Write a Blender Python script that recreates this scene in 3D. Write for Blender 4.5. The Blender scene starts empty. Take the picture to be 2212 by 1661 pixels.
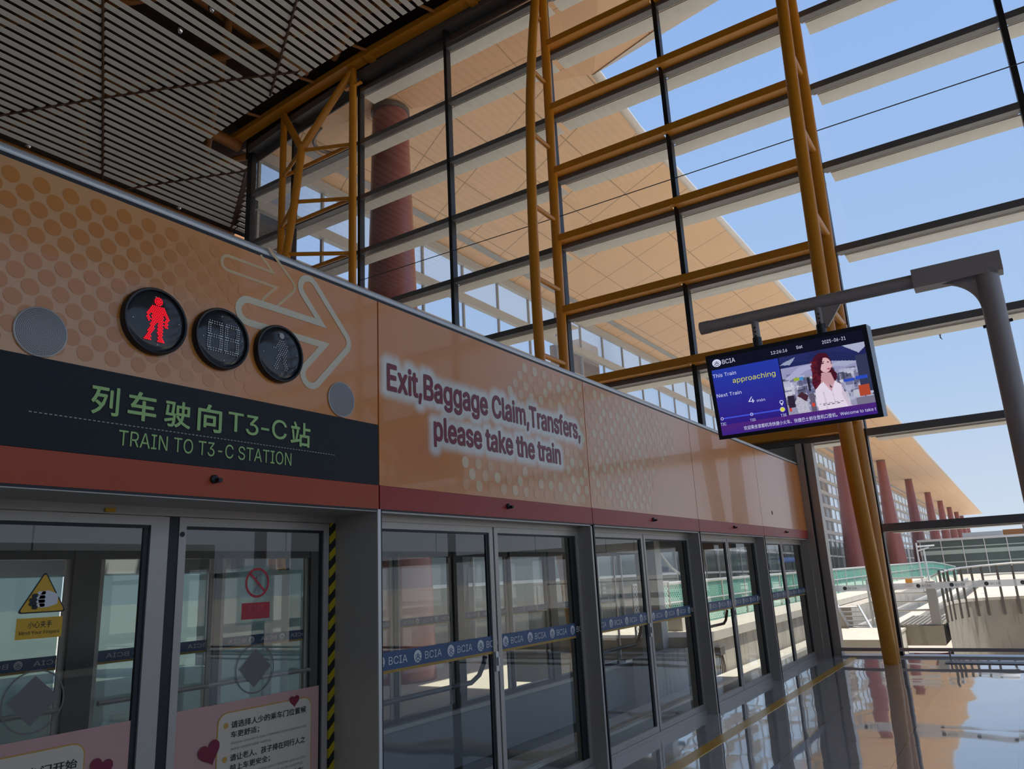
import bpy, math, random
import numpy as np
from mathutils import Matrix, Vector
from mathutils.geometry import delaunay_2d_cdt
random.seed(7)
rng = np.random.default_rng(7)
S = bpy.context.scene
COL = S.collection

# ------------------------------------------------------------------ camera
cam = bpy.data.cameras.new('camera')
cam.sensor_fit = 'HORIZONTAL'; cam.sensor_width = 36.0
cam.lens = 1647.0 * 36.0 / 2212.0
cam.clip_end = 3000
camo = bpy.data.objects.new('camera', cam); COL.objects.link(camo)
yaw, pitch, roll = -0.56704, 0.25046, -0.05129
fw = Vector((math.sin(yaw)*math.cos(pitch), math.cos(yaw)*math.cos(pitch), math.sin(pitch)))
rt = Vector((math.cos(yaw), -math.sin(yaw), 0)); up = rt.cross(fw)
r2 = math.cos(roll)*rt + math.sin(roll)*up; u2 = -math.sin(roll)*rt + math.cos(roll)*up
M = Matrix((r2, u2, -fw)).transposed().to_4x4(); M.translation = Vector((0, 0, 1.65))
camo.matrix_world = M
S.camera = camo

# ------------------------------------------------------------------ sky, sun, exposure
W = bpy.data.worlds.new('sky'); S.world = W; W.use_nodes = True
nt = W.node_tree; nt.nodes.clear()
out = nt.nodes.new('ShaderNodeOutputWorld'); bg = nt.nodes.new('ShaderNodeBackground')
tc = nt.nodes.new('ShaderNodeTexCoord'); sp = nt.nodes.new('ShaderNodeSeparateXYZ')
rp = nt.nodes.new('ShaderNodeValToRGB')
rp.color_ramp.elements[0].position = 0.0; rp.color_ramp.elements[0].color = (0.74, 0.82, 0.93, 1)
rp.color_ramp.elements[1].position = 1.0; rp.color_ramp.elements[1].color = (0.20, 0.38, 0.85, 1)
e = rp.color_ramp.elements.new(0.22); e.color = (0.47, 0.65, 0.95, 1)
e = rp.color_ramp.elements.new(0.55); e.color = (0.345, 0.545, 0.95, 1)
nt.links.new(tc.outputs['Generated'], sp.inputs[0]); nt.links.new(sp.outputs['Z'], rp.inputs[0])
nt.links.new(rp.outputs[0], bg.inputs[0]); bg.inputs[1].default_value = 1.0
nt.links.new(bg.outputs[0], out.inputs[0])
sun = bpy.data.lights.new('sun', 'SUN'); sun.energy = 5.8; sun.angle = 0.0093; sun.color = (1.0, 0.95, 0.86)
suno = bpy.data.objects.new('sun', sun); COL.objects.link(suno)
suno.rotation_euler = Vector((0.27, 0.17, 0.95)).to_track_quat('Z', 'Y').to_euler()
suno.location = (60, 60, 120)
V = S.view_settings
V.view_transform = 'Standard'; V.look = 'None'; V.gamma = 1.0; V.use_curve_mapping = False
V.exposure = 0.0
cy = S.cycles
cy.use_denoising = True
cy.max_bounces = 10; cy.diffuse_bounces = 5; cy.glossy_bounces = 5; cy.transmission_bounces = 6
cy.transparent_max_bounces = 24
cy.sample_clamp_indirect = 6.0
cy.caustics_reflective = False; cy.caustics_refractive = False

# ------------------------------------------------------------------ materials
def nmat(name):
    m = bpy.data.materials.new(name); m.use_nodes = True
    t = m.node_tree; t.nodes.clear()
    o = t.nodes.new('ShaderNodeOutputMaterial')
    return m, t, o
def N(t, kind, **kw):
    n = t.nodes.new(kind)
    for k, v in kw.items(): setattr(n, k, v)
    return n
def L(t, a, b): t.links.new(a, b)
def math_n(t, op, a, b=None, c=None):
    n = N(t, 'ShaderNodeMath', operation=op)
    for i, x in enumerate((a, b, c)):
        if x is None: continue
        if isinstance(x, (int, float)): n.inputs[i].default_value = x
        else: L(t, x, n.inputs[i])
    return n.outputs[0]
def mixc(t, f, a, b):
    n = N(t, 'ShaderNodeMix', data_type='RGBA')
    for i, x in ((0, f), (6, a), (7, b)):
        if isinstance(x, (int, float)): n.inputs[i].default_value = x
        elif isinstance(x, tuple): n.inputs[i].default_value = (x[0], x[1], x[2], 1)
        else: L(t, x, n.inputs[i])
    return n.outputs[2]
def mat(name, col, rough=0.5, metal=0.0, noise=0.06, nscale=6.0, spec=0.5, coat=0.0, attr=False, bump=0.0, extra=None, ior=1.5):
    m, t, o = nmat(name)
    p = N(t, 'ShaderNodeBsdfPrincipled')
    tx = N(t, 'ShaderNodeTexCoord'); nz = N(t, 'ShaderNodeTexNoise'); nz.inputs['Scale'].default_value = nscale
    nz.inputs['Detail'].default_value = 4
    L(t, tx.outputs['Object'], nz.inputs['Vector'])
    if attr:
        at = N(t, 'ShaderNodeVertexColor', layer_name='Col'); base = at.outputs[0]
    else:
        base = mixc(t, nz.outputs[0], tuple(c*(1-noise) for c in col), tuple(min(1, c*(1+noise)) for c in col))
    if extra: base = extra(t, tx, base)
    L(t, base, p.inputs['Base Color'])
    p.inputs['Roughness'].default_value = rough; p.inputs['Metallic'].default_value = metal
    p.inputs['IOR'].default_value = ior
    p.inputs['Specular IOR Level'].default_value = spec
    p.inputs['Coat Weight'].default_value = coat
    if bump:
        b = N(t, 'ShaderNodeBump'); b.inputs['Strength'].default_value = bump; b.inputs['Distance'].default_value = 0.02
        L(t, nz.outputs[0], b.inputs['Height']); L(t, b.outputs[0], p.inputs['Normal'])
    L(t, p.outputs[0], o.inputs[0])
    return m
def glassmat(name, tint=(0.9, 0.93, 0.92), refl=1.0, haze=0.0, hazecol=(0.8, 0.85, 0.85), rough=0.0):
    m, t, o = nmat(name)
    g = N(t, 'ShaderNodeNewGeometry')
    d = N(t, 'ShaderNodeVectorMath', operation='DOT_PRODUCT')
    L(t, g.outputs['Incoming'], d.inputs[0]); L(t, g.outputs['Normal'], d.inputs[1])
    c = math_n(t, 'ABSOLUTE', d.outputs['Value'])
    f = math_n(t, 'POWER', math_n(t, 'SUBTRACT', 1.0, c), 5.0)
    f = math_n(t, 'MULTIPLY', math_n(t, 'MULTIPLY_ADD', f, 0.92, 0.075), refl)
    tr = N(t, 'ShaderNodeBsdfTransparent'); tr.inputs[0].default_value = (*tint, 1)
    gl = N(t, 'ShaderNodeBsdfGlossy'); gl.inputs['Roughness'].default_value = rough
    sh = tr.outputs[0]
    if haze:
        df = N(t, 'ShaderNodeBsdfDiffuse'); df.inputs[0].default_value = (*hazecol, 1)
        tl = N(t, 'ShaderNodeBsdfTranslucent'); tl.inputs[0].default_value = (*hazecol, 1)
        ad = N(t, 'ShaderNodeMixShader'); ad.inputs[0].default_value = 0.6
        L(t, df.outputs[0], ad.inputs[1]); L(t, tl.outputs[0], ad.inputs[2])
        mx0 = N(t, 'ShaderNodeMixShader'); mx0.inputs[0].default_value = haze
        L(t, sh, mx0.inputs[1]); L(t, ad.outputs[0], mx0.inputs[2]); sh = mx0.outputs[0]
    mx = N(t, 'ShaderNodeMixShader'); L(t, f, mx.inputs[0]); L(t, sh, mx.inputs[1]); L(t, gl.outputs[0], mx.inputs[2])
    L(t, mx.outputs[0], o.inputs[0])
    return m
def emit(name, col, s=1.0, attr=False):
    m, t, o = nmat(name)
    e = N(t, 'ShaderNodeEmission'); e.inputs[0].default_value = (*col, 1); e.inputs[1].default_value = s
    if attr:
        at = N(t, 'ShaderNodeVertexColor', layer_name='Col'); L(t, at.outputs[0], e.inputs[0])
    L(t, e.outputs[0], o.inputs[0])
    return m
def tiles(px, py, w, dark, ox=0.0, oy=0.0, shear=0.0):
    def ex(t, tx, base):
        s = N(t, 'ShaderNodeSeparateXYZ'); L(t, tx.outputs['Object'], s.inputs[0])
        a = math_n(t, 'ABSOLUTE', math_n(t, 'SUBTRACT', math_n(t, 'FRACT', math_n(t, 'MULTIPLY_ADD', s.outputs[0], 1/px, ox)), 0.5))
        yy = math_n(t, 'MULTIPLY_ADD', s.outputs[0], shear, s.outputs[1])
        b = math_n(t, 'ABSOLUTE', math_n(t, 'SUBTRACT', math_n(t, 'FRACT', math_n(t, 'MULTIPLY_ADD', yy, 1/py, oy)), 0.5))
        m1 = math_n(t, 'LESS_THAN', a, w/px); m2 = math_n(t, 'LESS_THAN', b, w/py)
        f = math_n(t, 'MULTIPLY', math_n(t, 'MAXIMUM', m1, m2), dark)
        return mixc(t, f, base, (0.03, 0.025, 0.02))
    return ex
def streaks(t, tx, base):
    mp = N(t, 'ShaderNodeMapping'); mp.inputs['Scale'].default_value = (3, 3, 0.35)
    L(t, tx.outputs['Object'], mp.inputs[0])
    n2 = N(t, 'ShaderNodeTexNoise'); n2.inputs['Scale'].default_value = 2.2; n2.inputs['Detail'].default_value = 5
    L(t, mp.outputs[0], n2.inputs['Vector'])
    f = math_n(t, 'MULTIPLY', math_n(t, 'GREATER_THAN', n2.outputs[0], 0.56), 0.35)
    return mixc(t, f, base, (0.16, 0.14, 0.11))

MT = {}
MT['alu'] = mat('brushed_aluminium', (0.47, 0.43, 0.385), 0.40, 0.25, 0.05, 20)
MT['alu_light'] = mat('pale_aluminium', (0.62, 0.62, 0.61), 0.4, 0.5, 0.04, 18)
MT['grey_paint'] = mat('grey_paint', (0.36, 0.36, 0.36), 0.45, 0.0, 0.05, 8)
MT['stand'] = mat('warm_grey_steel_paint', (0.42, 0.36, 0.34), 0.4, 0.1, 0.05, 14)
MT['black'] = mat('black_gasket', (0.012, 0.012, 0.015), 0.5, 0, 0.1)
MT['darkframe'] = mat('dark_bronze_frame', (0.055, 0.055, 0.06), 0.35, 0.5, 0.1)
MT['transom'] = mat('grey_transom_metal', (0.16, 0.16, 0.165), 0.4, 0.4, 0.12, 9)
MT['shade'] = mat('pale_sunshade_plate', (0.74, 0.73, 0.69), 0.6, 0, 0.1, 5)
MT['yellow'] = mat('yellow_steel_paint', (0.64, 0.255, 0.016), 0.38, 0, 0.07, 7)
MT['rust'] = mat('orange_brown_roof_steel', (0.36, 0.135, 0.03), 0.5, 0, 0.25, 3)
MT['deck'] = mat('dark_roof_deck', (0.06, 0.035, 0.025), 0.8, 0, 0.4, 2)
MT['slat'] = mat('off_white_slat_paint', (0.76, 0.75, 0.70), 0.45, 0, 0.05, 3)
MT['rod'] = mat('dark_brown_rod_paint', (0.10, 0.045, 0.02), 0.5)
MT['panel'] = mat('orange_fascia_print', (1, 1, 1), 0.24, attr=True, spec=0.6, coat=0.35)
MT['redband'] = mat('red_band_paint', (0.42, 0.045, 0.034), 0.35, 0, 0.05, 5, spec=0.3)
MT['redband1'] = mat('vermilion_band_paint', (0.48, 0.068, 0.020), 0.35, 0, 0.05, 5, spec=0.3)
MT['sign'] = mat('blue_black_sign_vinyl', (0.010, 0.013, 0.019), 0.45, 0, 0.1, spec=0.25)
MT['green_txt'] = mat('pale_green_lettering', (0.42, 0.66, 0.22), 0.5, 0, 0.03)
MT['grey_txt'] = mat('pale_dash_ink', (0.45, 0.5, 0.35), 0.5)
MT['maroon'] = mat('maroon_lettering', (0.25, 0.022, 0.035), 0.35, 0, 0.05)
MT['cream'] = mat('cream_arrow_vinyl', (0.80, 0.70, 0.50), 0.4, 0, 0.04)
MT['cream_dim'] = mat('dull_cream_arrow_vinyl', (0.80, 0.55, 0.28), 0.4, 0, 0.04)
MT['rim'] = mat('black_signal_rim', (0.014, 0.014, 0.016), 0.4)
MT['lens'] = mat('dark_signal_lens', (0.025, 0.027, 0.031), 0.10, spec=0.5)
MT['led_red'] = emit('red_led_light', (1.0, 0.012, 0.03), 1.2)
MT['led_off'] = mat('unlit_led', (0.85, 0.85, 0.82), 0.3)
MT['glass'] = glassmat('clear_door_glass', (0.88, 0.92, 0.90))
MT['glass_fac'] = glassmat('facade_glass', (0.95, 0.965, 0.96), 0.8, 0.025, (0.8, 0.8, 0.8))
MT['glass_frost'] = glassmat('frosted_cyan_glass', (0.55, 0.78, 0.80), 0.6, 0.75, (0.50, 0.72, 0.74))
MT['glass_term'] = glassmat('terminal_glass', (0.90, 0.94, 0.97), 0.7, 0.10, (0.8, 0.85, 0.88))
MT['louvre'] = glassmat('pale_louvred_glass', (0.86, 0.9, 0.92), 0.3, 0.45, (0.85, 0.86, 0.84))
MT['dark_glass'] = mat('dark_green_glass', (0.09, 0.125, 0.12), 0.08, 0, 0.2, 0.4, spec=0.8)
MT['blue'] = mat('blue_safety_strip', (0.012, 0.072, 0.20), 0.4)
MT['gold'] = mat('ochre_edge_strip', (0.45, 0.26, 0.03), 0.4)
MT['white'] = mat('white_print', (0.75, 0.75, 0.75), 0.45, 0, 0.03)
MT['whitestrip'] = glassmat('frosted_white_strip', (1, 1, 1), 0.2, 0.85, (0.85, 0.85, 0.83))
MT['darkprint'] = mat('dark_grey_print', (0.05, 0.05, 0.055), 0.5)
MT['greyprint'] = mat('mid_grey_print', (0.22, 0.22, 0.22), 0.5)
MT['pink'] = mat('pink_poster_paper', (0.62, 0.36, 0.31), 0.55, 0, 0.04)
MT['paper'] = mat('cream_card_paper', (0.70, 0.60, 0.47), 0.55, 0, 0.03)
MT['ochre'] = mat('ochre_print', (0.62, 0.33, 0.05), 0.5)
MT['heart'] = mat('crimson_heart_print', (0.22, 0.012, 0.035), 0.5)
MT['sign_yellow'] = mat('warning_yellow_print', (0.72, 0.40, 0.01), 0.45)
MT['sign_red'] = mat('prohibition_red_print', (0.50, 0.015, 0.03), 0.45)
MT['redtxt'] = mat('pale_red_print', (0.6, 0.12, 0.10), 0.5)
MT['ring'] = mat('grey_translucent_print', (0.17, 0.16, 0.14), 0.5)
MT['soffit'] = mat('orange_soffit_panels', (0.82, 0.55, 0.34), 0.5, 0, 0.05, 0.5, extra=tiles(2.42, 2.6, 0.026, 0.5, 0.004, 0.03, 0.58))
MT['soffit2'] = mat('orange_overhang_panels', (0.80, 0.50, 0.30), 0.5, 0, 0.05, 0.5, extra=tiles(4.0, 1.1, 0.014, 0.45, 0.2, 0.1, 0.0))
MT['fasciaedge'] = mat('pale_roof_edge', (0.62, 0.56, 0.50), 0.5, 0, 0.1)
MT['redcol'] = mat('dull_red_column_paint', (0.27, 0.085, 0.075), 0.28, 0, 0.12, 0.8)
MT['conc'] = mat('stained_concrete', (0.50, 0.45, 0.38), 0.85, 0, 0.18, 1.6, extra=streaks, bump=0.3)
MT['conc_shade'] = mat('shade_tinted_concrete', (0.33, 0.30, 0.25), 0.85, 0, 0.2, 1.4, extra=streaks, bump=0.3)  # concrete with shade put into its base colour, plus stain streaks
MT['conc_pale'] = mat('pale_concrete', (0.60, 0.55, 0.47), 0.85, 0, 0.15, 2.5, bump=0.3)
MT['ground'] = mat('sunlit_paving', (0.58, 0.51, 0.42), 0.9, 0, 0.2, 0.3)
MT['steel'] = mat('galvanised_steel', (0.55, 0.54, 0.52), 0.4, 0.5, 0.1)
MT['steel_dark'] = mat('weathered_dark_steel', (0.14, 0.13, 0.12), 0.5, 0.3, 0.15)
MT['cable'] = mat('black_cable', (0.03, 0.03, 0.03), 0.5)
MT['orange_box'] = mat('orange_plastic', (0.75, 0.28, 0.02), 0.5)
MT['hose'] = mat('red_hose', (0.55, 0.06, 0.04), 0.5)
MT['wallwhite'] = mat('grey_white_wall_panels', (0.52, 0.53, 0.52), 0.5, 0, 0.05, 2)
MT['lowpanel'] = mat('grey_low_wall_panels', (0.34, 0.36, 0.37), 0.5, 0, 0.05, 2)
MT['track'] = mat('dark_track_bed', (0.12, 0.12, 0.11), 0.8, 0, 0.2, 2)
MT['tvcase'] = mat('dark_display_housing', (0.02, 0.024, 0.035), 0.35, 0.2)
MT['tvside'] = mat('grey_display_side', (0.26, 0.28, 0.33), 0.4, 0.3)
MT['silver'] = mat('polished_reflector', (0.8, 0.8, 0.8), 0.12, 1.0, 0.02)
MT['yellowline'] = mat('yellow_floor_line', (0.95, 0.52, 0.07), 0.25, 0, 0.08, 9)
MT['brown_louvre'] = mat('brown_plant_cladding', (0.20, 0.14, 0.11), 0.7, 0, 0.2, 1, extra=None)
MT['bird'] = mat('dark_feathers', (0.02, 0.02, 0.025), 0.7)
def fl_extra(t, tx, base):
    vn = N(t, 'ShaderNodeTexNoise'); vn.inputs['Scale'].default_value = 140; vn.inputs['Detail'].default_value = 2
    L(t, tx.outputs['Object'], vn.inputs['Vector'])
    b = mixc(t, vn.outputs[0], (0.60, 0.59, 0.56), (0.80, 0.79, 0.75))
    return tiles(0.885, 0.885, 0.003, 0.55, 0.87, 0.1)(t, tx, b)
def tile_tilt(m, amt=0.0035):
    t = m.node_tree; p = [n for n in t.nodes if n.type == 'BSDF_PRINCIPLED'][0]
    tx = N(t, 'ShaderNodeTexCoord'); sn = N(t, 'ShaderNodeVectorMath', operation='MULTIPLY_ADD')
    L(t, tx.outputs['Object'], sn.inputs[0]); sn.inputs[1].default_value = (1/0.885, 1/0.885, 0); sn.inputs[2].default_value = (0.37, 0.6, 0.5)
    fl = N(t, 'ShaderNodeVectorMath', operation='FLOOR'); L(t, sn.outputs[0], fl.inputs[0])
    wn = N(t, 'ShaderNodeTexWhiteNoise'); L(t, fl.outputs[0], wn.inputs['Vector'])
    a = N(t, 'ShaderNodeVectorMath', operation='SUBTRACT'); L(t, wn.outputs['Color'], a.inputs[0]); a.inputs[1].default_value = (0.5, 0.5, 0.5)
    g = N(t, 'ShaderNodeNewGeometry'); b = N(t, 'ShaderNodeVectorMath', operation='MULTIPLY_ADD')
    L(t, a.outputs[0], b.inputs[0]); b.inputs[1].default_value = (amt*2, amt*2, 0); L(t, g.outputs['Normal'], b.inputs[2])
    nz = N(t, 'ShaderNodeTexNoise'); nz.inputs['Scale'].default_value = 1.7; nz.inputs['Detail'].default_value = 1; L(t, tx.outputs['Object'], nz.inputs['Vector'])
    nc = N(t, 'ShaderNodeVectorMath', operation='SUBTRACT'); L(t, nz.outputs['Color'], nc.inputs[0]); nc.inputs[1].default_value = (0.5, 0.5, 0.5)
    b2 = N(t, 'ShaderNodeVectorMath', operation='MULTIPLY_ADD'); L(t, nc.outputs[0], b2.inputs[0]); b2.inputs[1].default_value = (0.02, 0.02, 0); L(t, b.outputs[0], b2.inputs[2])
    n = N(t, 'ShaderNodeVectorMath', operation='NORMALIZE'); L(t, b2.outputs[0], n.inputs[0])
    L(t, n.outputs[0], p.inputs['Normal']); L(t, n.outputs[0], p.inputs['Coat Normal'])
MT['floor'] = mat('polished_granite_tiles', (0.3, 0.3, 0.3), 0.03, 0, 0.1, 3, spec=0.5, coat=0.7, extra=fl_extra, ior=1.75); tile_tilt(MT['floor'])
def meshmat(name, col, p, w):
    m, t, o = nmat(name)
    tx = N(t, 'ShaderNodeTexCoord'); s = N(t, 'ShaderNodeSeparateXYZ'); L(t, tx.outputs['Object'], s.inputs[0])
    xy = math_n(t, 'ADD', s.outputs[0], s.outputs[1])
    fs = []
    for sg in (1, -1):
        a = math_n(t, 'FRACT', math_n(t, 'MULTIPLY', math_n(t, 'MULTIPLY_ADD', s.outputs[2], sg*1.3, xy), 1/p))
        fs.append(math_n(t, 'LESS_THAN', a, w))
    f = math_n(t, 'MAXIMUM', *fs)
    pb = N(t, 'ShaderNodeBsdfPrincipled'); pb.inputs['Base Color'].default_value = (*col, 1); pb.inputs['Roughness'].default_value = 0.5
    tr = N(t, 'ShaderNodeBsdfTransparent'); mx = N(t, 'ShaderNodeMixShader')
    L(t, f, mx.inputs[0]); L(t, tr.outputs[0], mx.inputs[1]); L(t, pb.outputs[0], mx.inputs[2]); L(t, mx.outputs[0], o.inputs[0])
    return m
MT['green_mesh'] = meshmat('green_fence_netting', (0.14, 0.48, 0.36), 0.13, 0.42)
MT['grey_mesh'] = meshmat('chain_link_wire', (0.6, 0.62, 0.58), 0.14, 0.22)
def hazmat():
    def ex(t, tx, base):
        s = N(t, 'ShaderNodeSeparateXYZ'); L(t, tx.outputs['Object'], s.inputs[0])
        a = math_n(t, 'FRACT', math_n(t, 'MULTIPLY', math_n(t, 'MULTIPLY_ADD', s.outputs[1], -0.9, s.outputs[2]), 1/0.105))
        return mixc(t, math_n(t, 'GREATER_THAN', a, 0.5), (0.012, 0.012, 0.012), (0.52, 0.38, 0.01))
    return mat('yellow_black_hazard_tape', (1, 1, 1), 0.45, extra=ex)
MT['hazard'] = hazmat()
def spkmat():
    def ex(t, tx, base):
        s = N(t, 'ShaderNodeSeparateXYZ'); L(t, tx.outputs['Object'], s.inputs[0])
        r = math_n(t, 'SQRT', math_n(t, 'ADD', math_n(t, 'MULTIPLY', s.outputs[1], s.outputs[1]), math_n(t, 'MULTIPLY', s.outputs[2], s.outputs[2])))
        ring = math_n(t, 'FRACT', math_n(t, 'MULTIPLY', r, 1/0.0068))
        an = math_n(t, 'ARCTAN2', s.outputs[1], s.outputs[2])
        sp_ = math_n(t, 'FRACT', math_n(t, 'MULTIPLY', an, 90/6.2832))
        f = math_n(t, 'MULTIPLY', math_n(t, 'GREATER_THAN', ring, 0.45), math_n(t, 'GREATER_THAN', sp_, 0.4))
        return mixc(t, f, (0.34, 0.33, 0.32), (0.04, 0.04, 0.04))
    return mat('perforated_grille', (1, 1, 1), 0.4, 0.3, extra=ex)
MT['grille'] = spkmat()

# ------------------------------------------------------------------ geometry helpers
ORG = {}
class MB:
    def __init__(s): s.v = []; s.f = []; s.sm = []; s.c = None
    def add(s, vs, fs, smooth=False):
        b = len(s.v); s.v += [tuple(x) for x in vs]
        for f in fs: s.f.append(tuple(b+i for i in f)); s.sm.append(smooth)
        return s
    def box(s, x0, x1, y0, y1, z0, z1):
        x0, x1 = min(x0, x1), max(x0, x1); y0, y1 = min(y0, y1), max(y0, y1); z0, z1 = min(z0, z1), max(z0, z1)
        vs = [(x, y, z) for z in (z0, z1) for y in (y0, y1) for x in (x0, x1)]
        return s.add(vs, [(0, 2, 3, 1), (4, 5, 7, 6), (0, 1, 5, 4), (2, 6, 7, 3), (0, 4, 6, 2), (1, 3, 7, 5)])
    def poly(s, pts): return s.add(pts, [tuple(range(len(pts)))])
    def prism(s, pts, d):
        n = len(pts); d = Vector(d)
        vs = [Vector(p) for p in pts] + [Vector(p)+d for p in pts]
        fs = [tuple(range(n))[::-1], tuple(range(n, 2*n))] + [(i, (i+1) % n, n+(i+1) % n, n+i) for i in range(n)]
        return s.add(vs, fs)
    def tube(s, pts, r, n=12, caps=True):
        pts = [Vector(p) for p in pts]; k = len(pts)
        rs = r if isinstance(r, (list, tuple)) else [r]*k
        vs = []; prev = None
        for i, p in enumerate(pts):
            d = (pts[min(i+1, k-1)]-pts[max(i-1, 0)]).normalized()
            if prev is None:
                a = Vector((0, 0, 1)) if abs(d.z) < 0.9 else Vector((1, 0, 0))
                u = d.cross(a).normalized()
            else:
                u = (prev - d*prev.dot(d)).normalized()
            prev = u; w = d.cross(u)
            for j in range(n):
                t = 2*math.pi*j/n
                vs.append(p + rs[i]*(math.cos(t)*u+math.sin(t)*w))
        fs = [(i*n+j, i*n+(j+1) % n, (i+1)*n+(j+1) % n, (i+1)*n+j) for i in range(k-1) for j in range(n)]
        s.add(vs, fs, True)
        if caps: s.add(vs[:n], [tuple(range(n))[::-1]]); s.add(vs[-n:], [tuple(range(n))])
        return s
    def lathe_x(s, cx, cy_, cz, prof, n=40):
        # prof: (radius, x offset) pairs, around an axis along X
        vs = []
        for (r, dx) in prof:
            for j in range(n):
                t = 2*math.pi*j/n; vs.append((cx+dx, cy_+r*math.cos(t), cz+r*math.sin(t)))
        k = len(prof)
        fs = [(i*n+j, i*n+(j+1) % n, (i+1)*n+(j+1) % n, (i+1)*n+j) for i in range(k-1) for j in range(n)]
        return s.add(vs, fs, True)
    def build(s, name, m, parent=None, origin=None):
        me = bpy.data.meshes.new(name)
        o_ = Vector(origin) if origin is not None else (ORG.get(parent.name, Vector((0, 0, 0))) if parent else Vector((0, 0, 0)))
        me.from_pydata([tuple(Vector(p)-o_) for p in s.v], [], s.f)
        me.polygons.foreach_set('use_smooth', s.sm)
        if any(s.sm): me.set_sharp_from_angle(angle=math.radians(42))
        me.materials.append(m)
        if s.c is not None: setcol(me, s.c)
        o = bpy.data.objects.new(name, me); COL.objects.link(o)
        if parent: o.parent = parent; ORG[o.name] = ORG.get(parent.name, Vector((0, 0, 0)))
        elif origin is not None: o.location = o_; ORG[o.name] = o_
        return o
def setcol(me, vc):
    # per-vertex colours spread to corners
    a = me.color_attributes.new('Col', 'FLOAT_COLOR', 'CORNER')
    vi = np.empty(len(me.loops), dtype=np.int32); me.loops.foreach_get('vertex_index', vi)
    vc = np.asarray(vc, dtype=np.float32)
    cc = np.ones((len(vi), 4), dtype=np.float32); cc[:, :3] = vc[vi]
    a.data.foreach_set('color', cc.ravel())
def tag(o, label=None, cat=None, group=None, kind=None):
    if label: o['label'] = label
    if cat: o['category'] = cat
    if group: o['group'] = group
    if kind: o['kind'] = kind
    elif label: o['kind'] = 'thing'
    return o
def thing(name, loc, label, cat, group=None):
    o = bpy.data.objects.new(name, None); COL.objects.link(o); o.location = loc
    o.empty_display_size = 0.1
    ORG[o.name] = Vector(loc)
    return tag(o, label, cat, group)
def struct(name, mb, m, parent=None):
    o = mb.build(name, m, parent)
    if parent is None: o['kind'] = 'structure'
    return o
def sroot(name, loc):
    o = bpy.data.objects.new(name, None); COL.objects.link(o); o.location = loc; ORG[o.name] = Vector(loc)
    o['kind'] = 'structure'; o.empty_display_size = 0.1
    return o
FONT = None
try:      # Blender's own interface typeface, where it is installed; otherwise its built-in one
    import os
    _p = os.path.join(bpy.utils.system_resource('DATAFILES', path='fonts'), 'Inter.woff2')
    if os.path.exists(_p): FONT = bpy.data.fonts.load(_p)
except Exception: FONT = None
# text: a font curve turned into a mesh and fitted to a rectangle given on a surface
def textpts(body, bold=0.0):
    c = bpy.data.curves.new('lettering', 'FONT'); c.body = body; c.resolution_u = 3; c.fill_mode = 'NONE'
    if FONT and all(ord(q) < 256 for q in body): c.font = FONT
    o = bpy.data.objects.new('lettering', c); COL.objects.link(o)
    bpy.context.view_layer.update()
    me = bpy.data.meshes.new_from_object(o.evaluated_get(bpy.context.evaluated_depsgraph_get()))
    bpy.data.objects.remove(o); bpy.data.curves.remove(c)
    V_ = [Vector(v.co[:2]) for v in me.vertices]; adj = {}
    for e_ in me.edges:
        a, b = e_.vertices; adj.setdefault(a, []).append(b); adj.setdefault(b, []).append(a)
    bpy.data.meshes.remove(me)
    seen, loops = set(), []
    for s_ in range(len(V_)):
        if s_ in seen or s_ not in adj: continue
        l = [s_]; seen.add(s_); n = s_+1 if s_+1 in adj[s_] else adj[s_][0]
        while n not in seen:
            l.append(n); seen.add(n)
            nx = [q for q in adj[n] if q not in seen]
            if not nx: break
            n = nx[0]
        if len(l) > 2: loops.append(l)
    # outlines may overlap inside one glyph: fill wherever the winding number is not zero
    ar = [sum(V_[l[k-1]].cross(V_[l[k]]) for k in range(len(l))) for l in loops]
    vo, _, fo, _, _, of = delaunay_2d_cdt(V_, [], [l if a > 0 else l[::-1] for l, a in zip(loops, ar)], 0, 1e-6, True)
    fs = [tuple(f) for f, src in zip(fo, of) if sum(1 if ar[k] > 0 else -1 for k in src) != 0]
    vs = np.array([(v[0], v[1], 0.0) for v in vo], dtype=np.float32)
    if bold:      # heavier strokes: the same glyphs laid down again, slightly shifted and each a hair further out
        n = len(vs); vv = [vs]; ff = list(fs)
        for k in range(8):
            a = math.pi*k/4; vv.append(vs+np.array((bold*math.cos(a), bold*math.sin(a), (k+1)*0.00012), dtype=np.float32)); ff += [tuple(i+n*(k+1) for i in f) for f in fs]
        vs, fs = np.vstack(vv), ff
    return vs, fs
def fit_text(body, u0, u1, v0, v1, shear=0.0, bold=0.0):
    vs, fs = textpts(body, bold)
    lo = vs.min(0); hi = vs.max(0)
    q = (vs-lo)/(hi-lo+1e-9)
    uu = u0+(u1-u0)*q[:, 0] + shear*(q[:, 1])*(v1-v0); vv = v0+(v1-v0)*q[:, 1]
    return np.stack([uu, vv, vs[:, 2]], 1), fs
def add_text(mb, body, u0, u1, v0, v1, fn, shear=0.0, bold=0.0):
    q, fs = fit_text(body, u0, u1, v0, v1, shear, bold)
    n = (Vector(fn(1, 0))-Vector(fn(0, 0))).cross(Vector(fn(0, 1))-Vector(fn(0, 0))).normalized()
    if n.length < .5: n = Vector((1, 0, 0))
    mb.add([Vector(fn(a, b))+n*d for a, b, d in q], fs)
    return mb
def wall(X): return lambda y, z: (X, y, z)          # a wall seen from +X
def face(Y): return lambda x, z: (x, Y, z)          # a wall seen from -Y
def ngon(cx, cy_, r, n, fn, a0=0.0, ry=None):
    ry = ry or r
    return [fn(cx+r*math.cos(a0+2*math.pi*i/n), cy_+ry*math.sin(a0+2*math.pi*i/n)) for i in range(n)]
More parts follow.
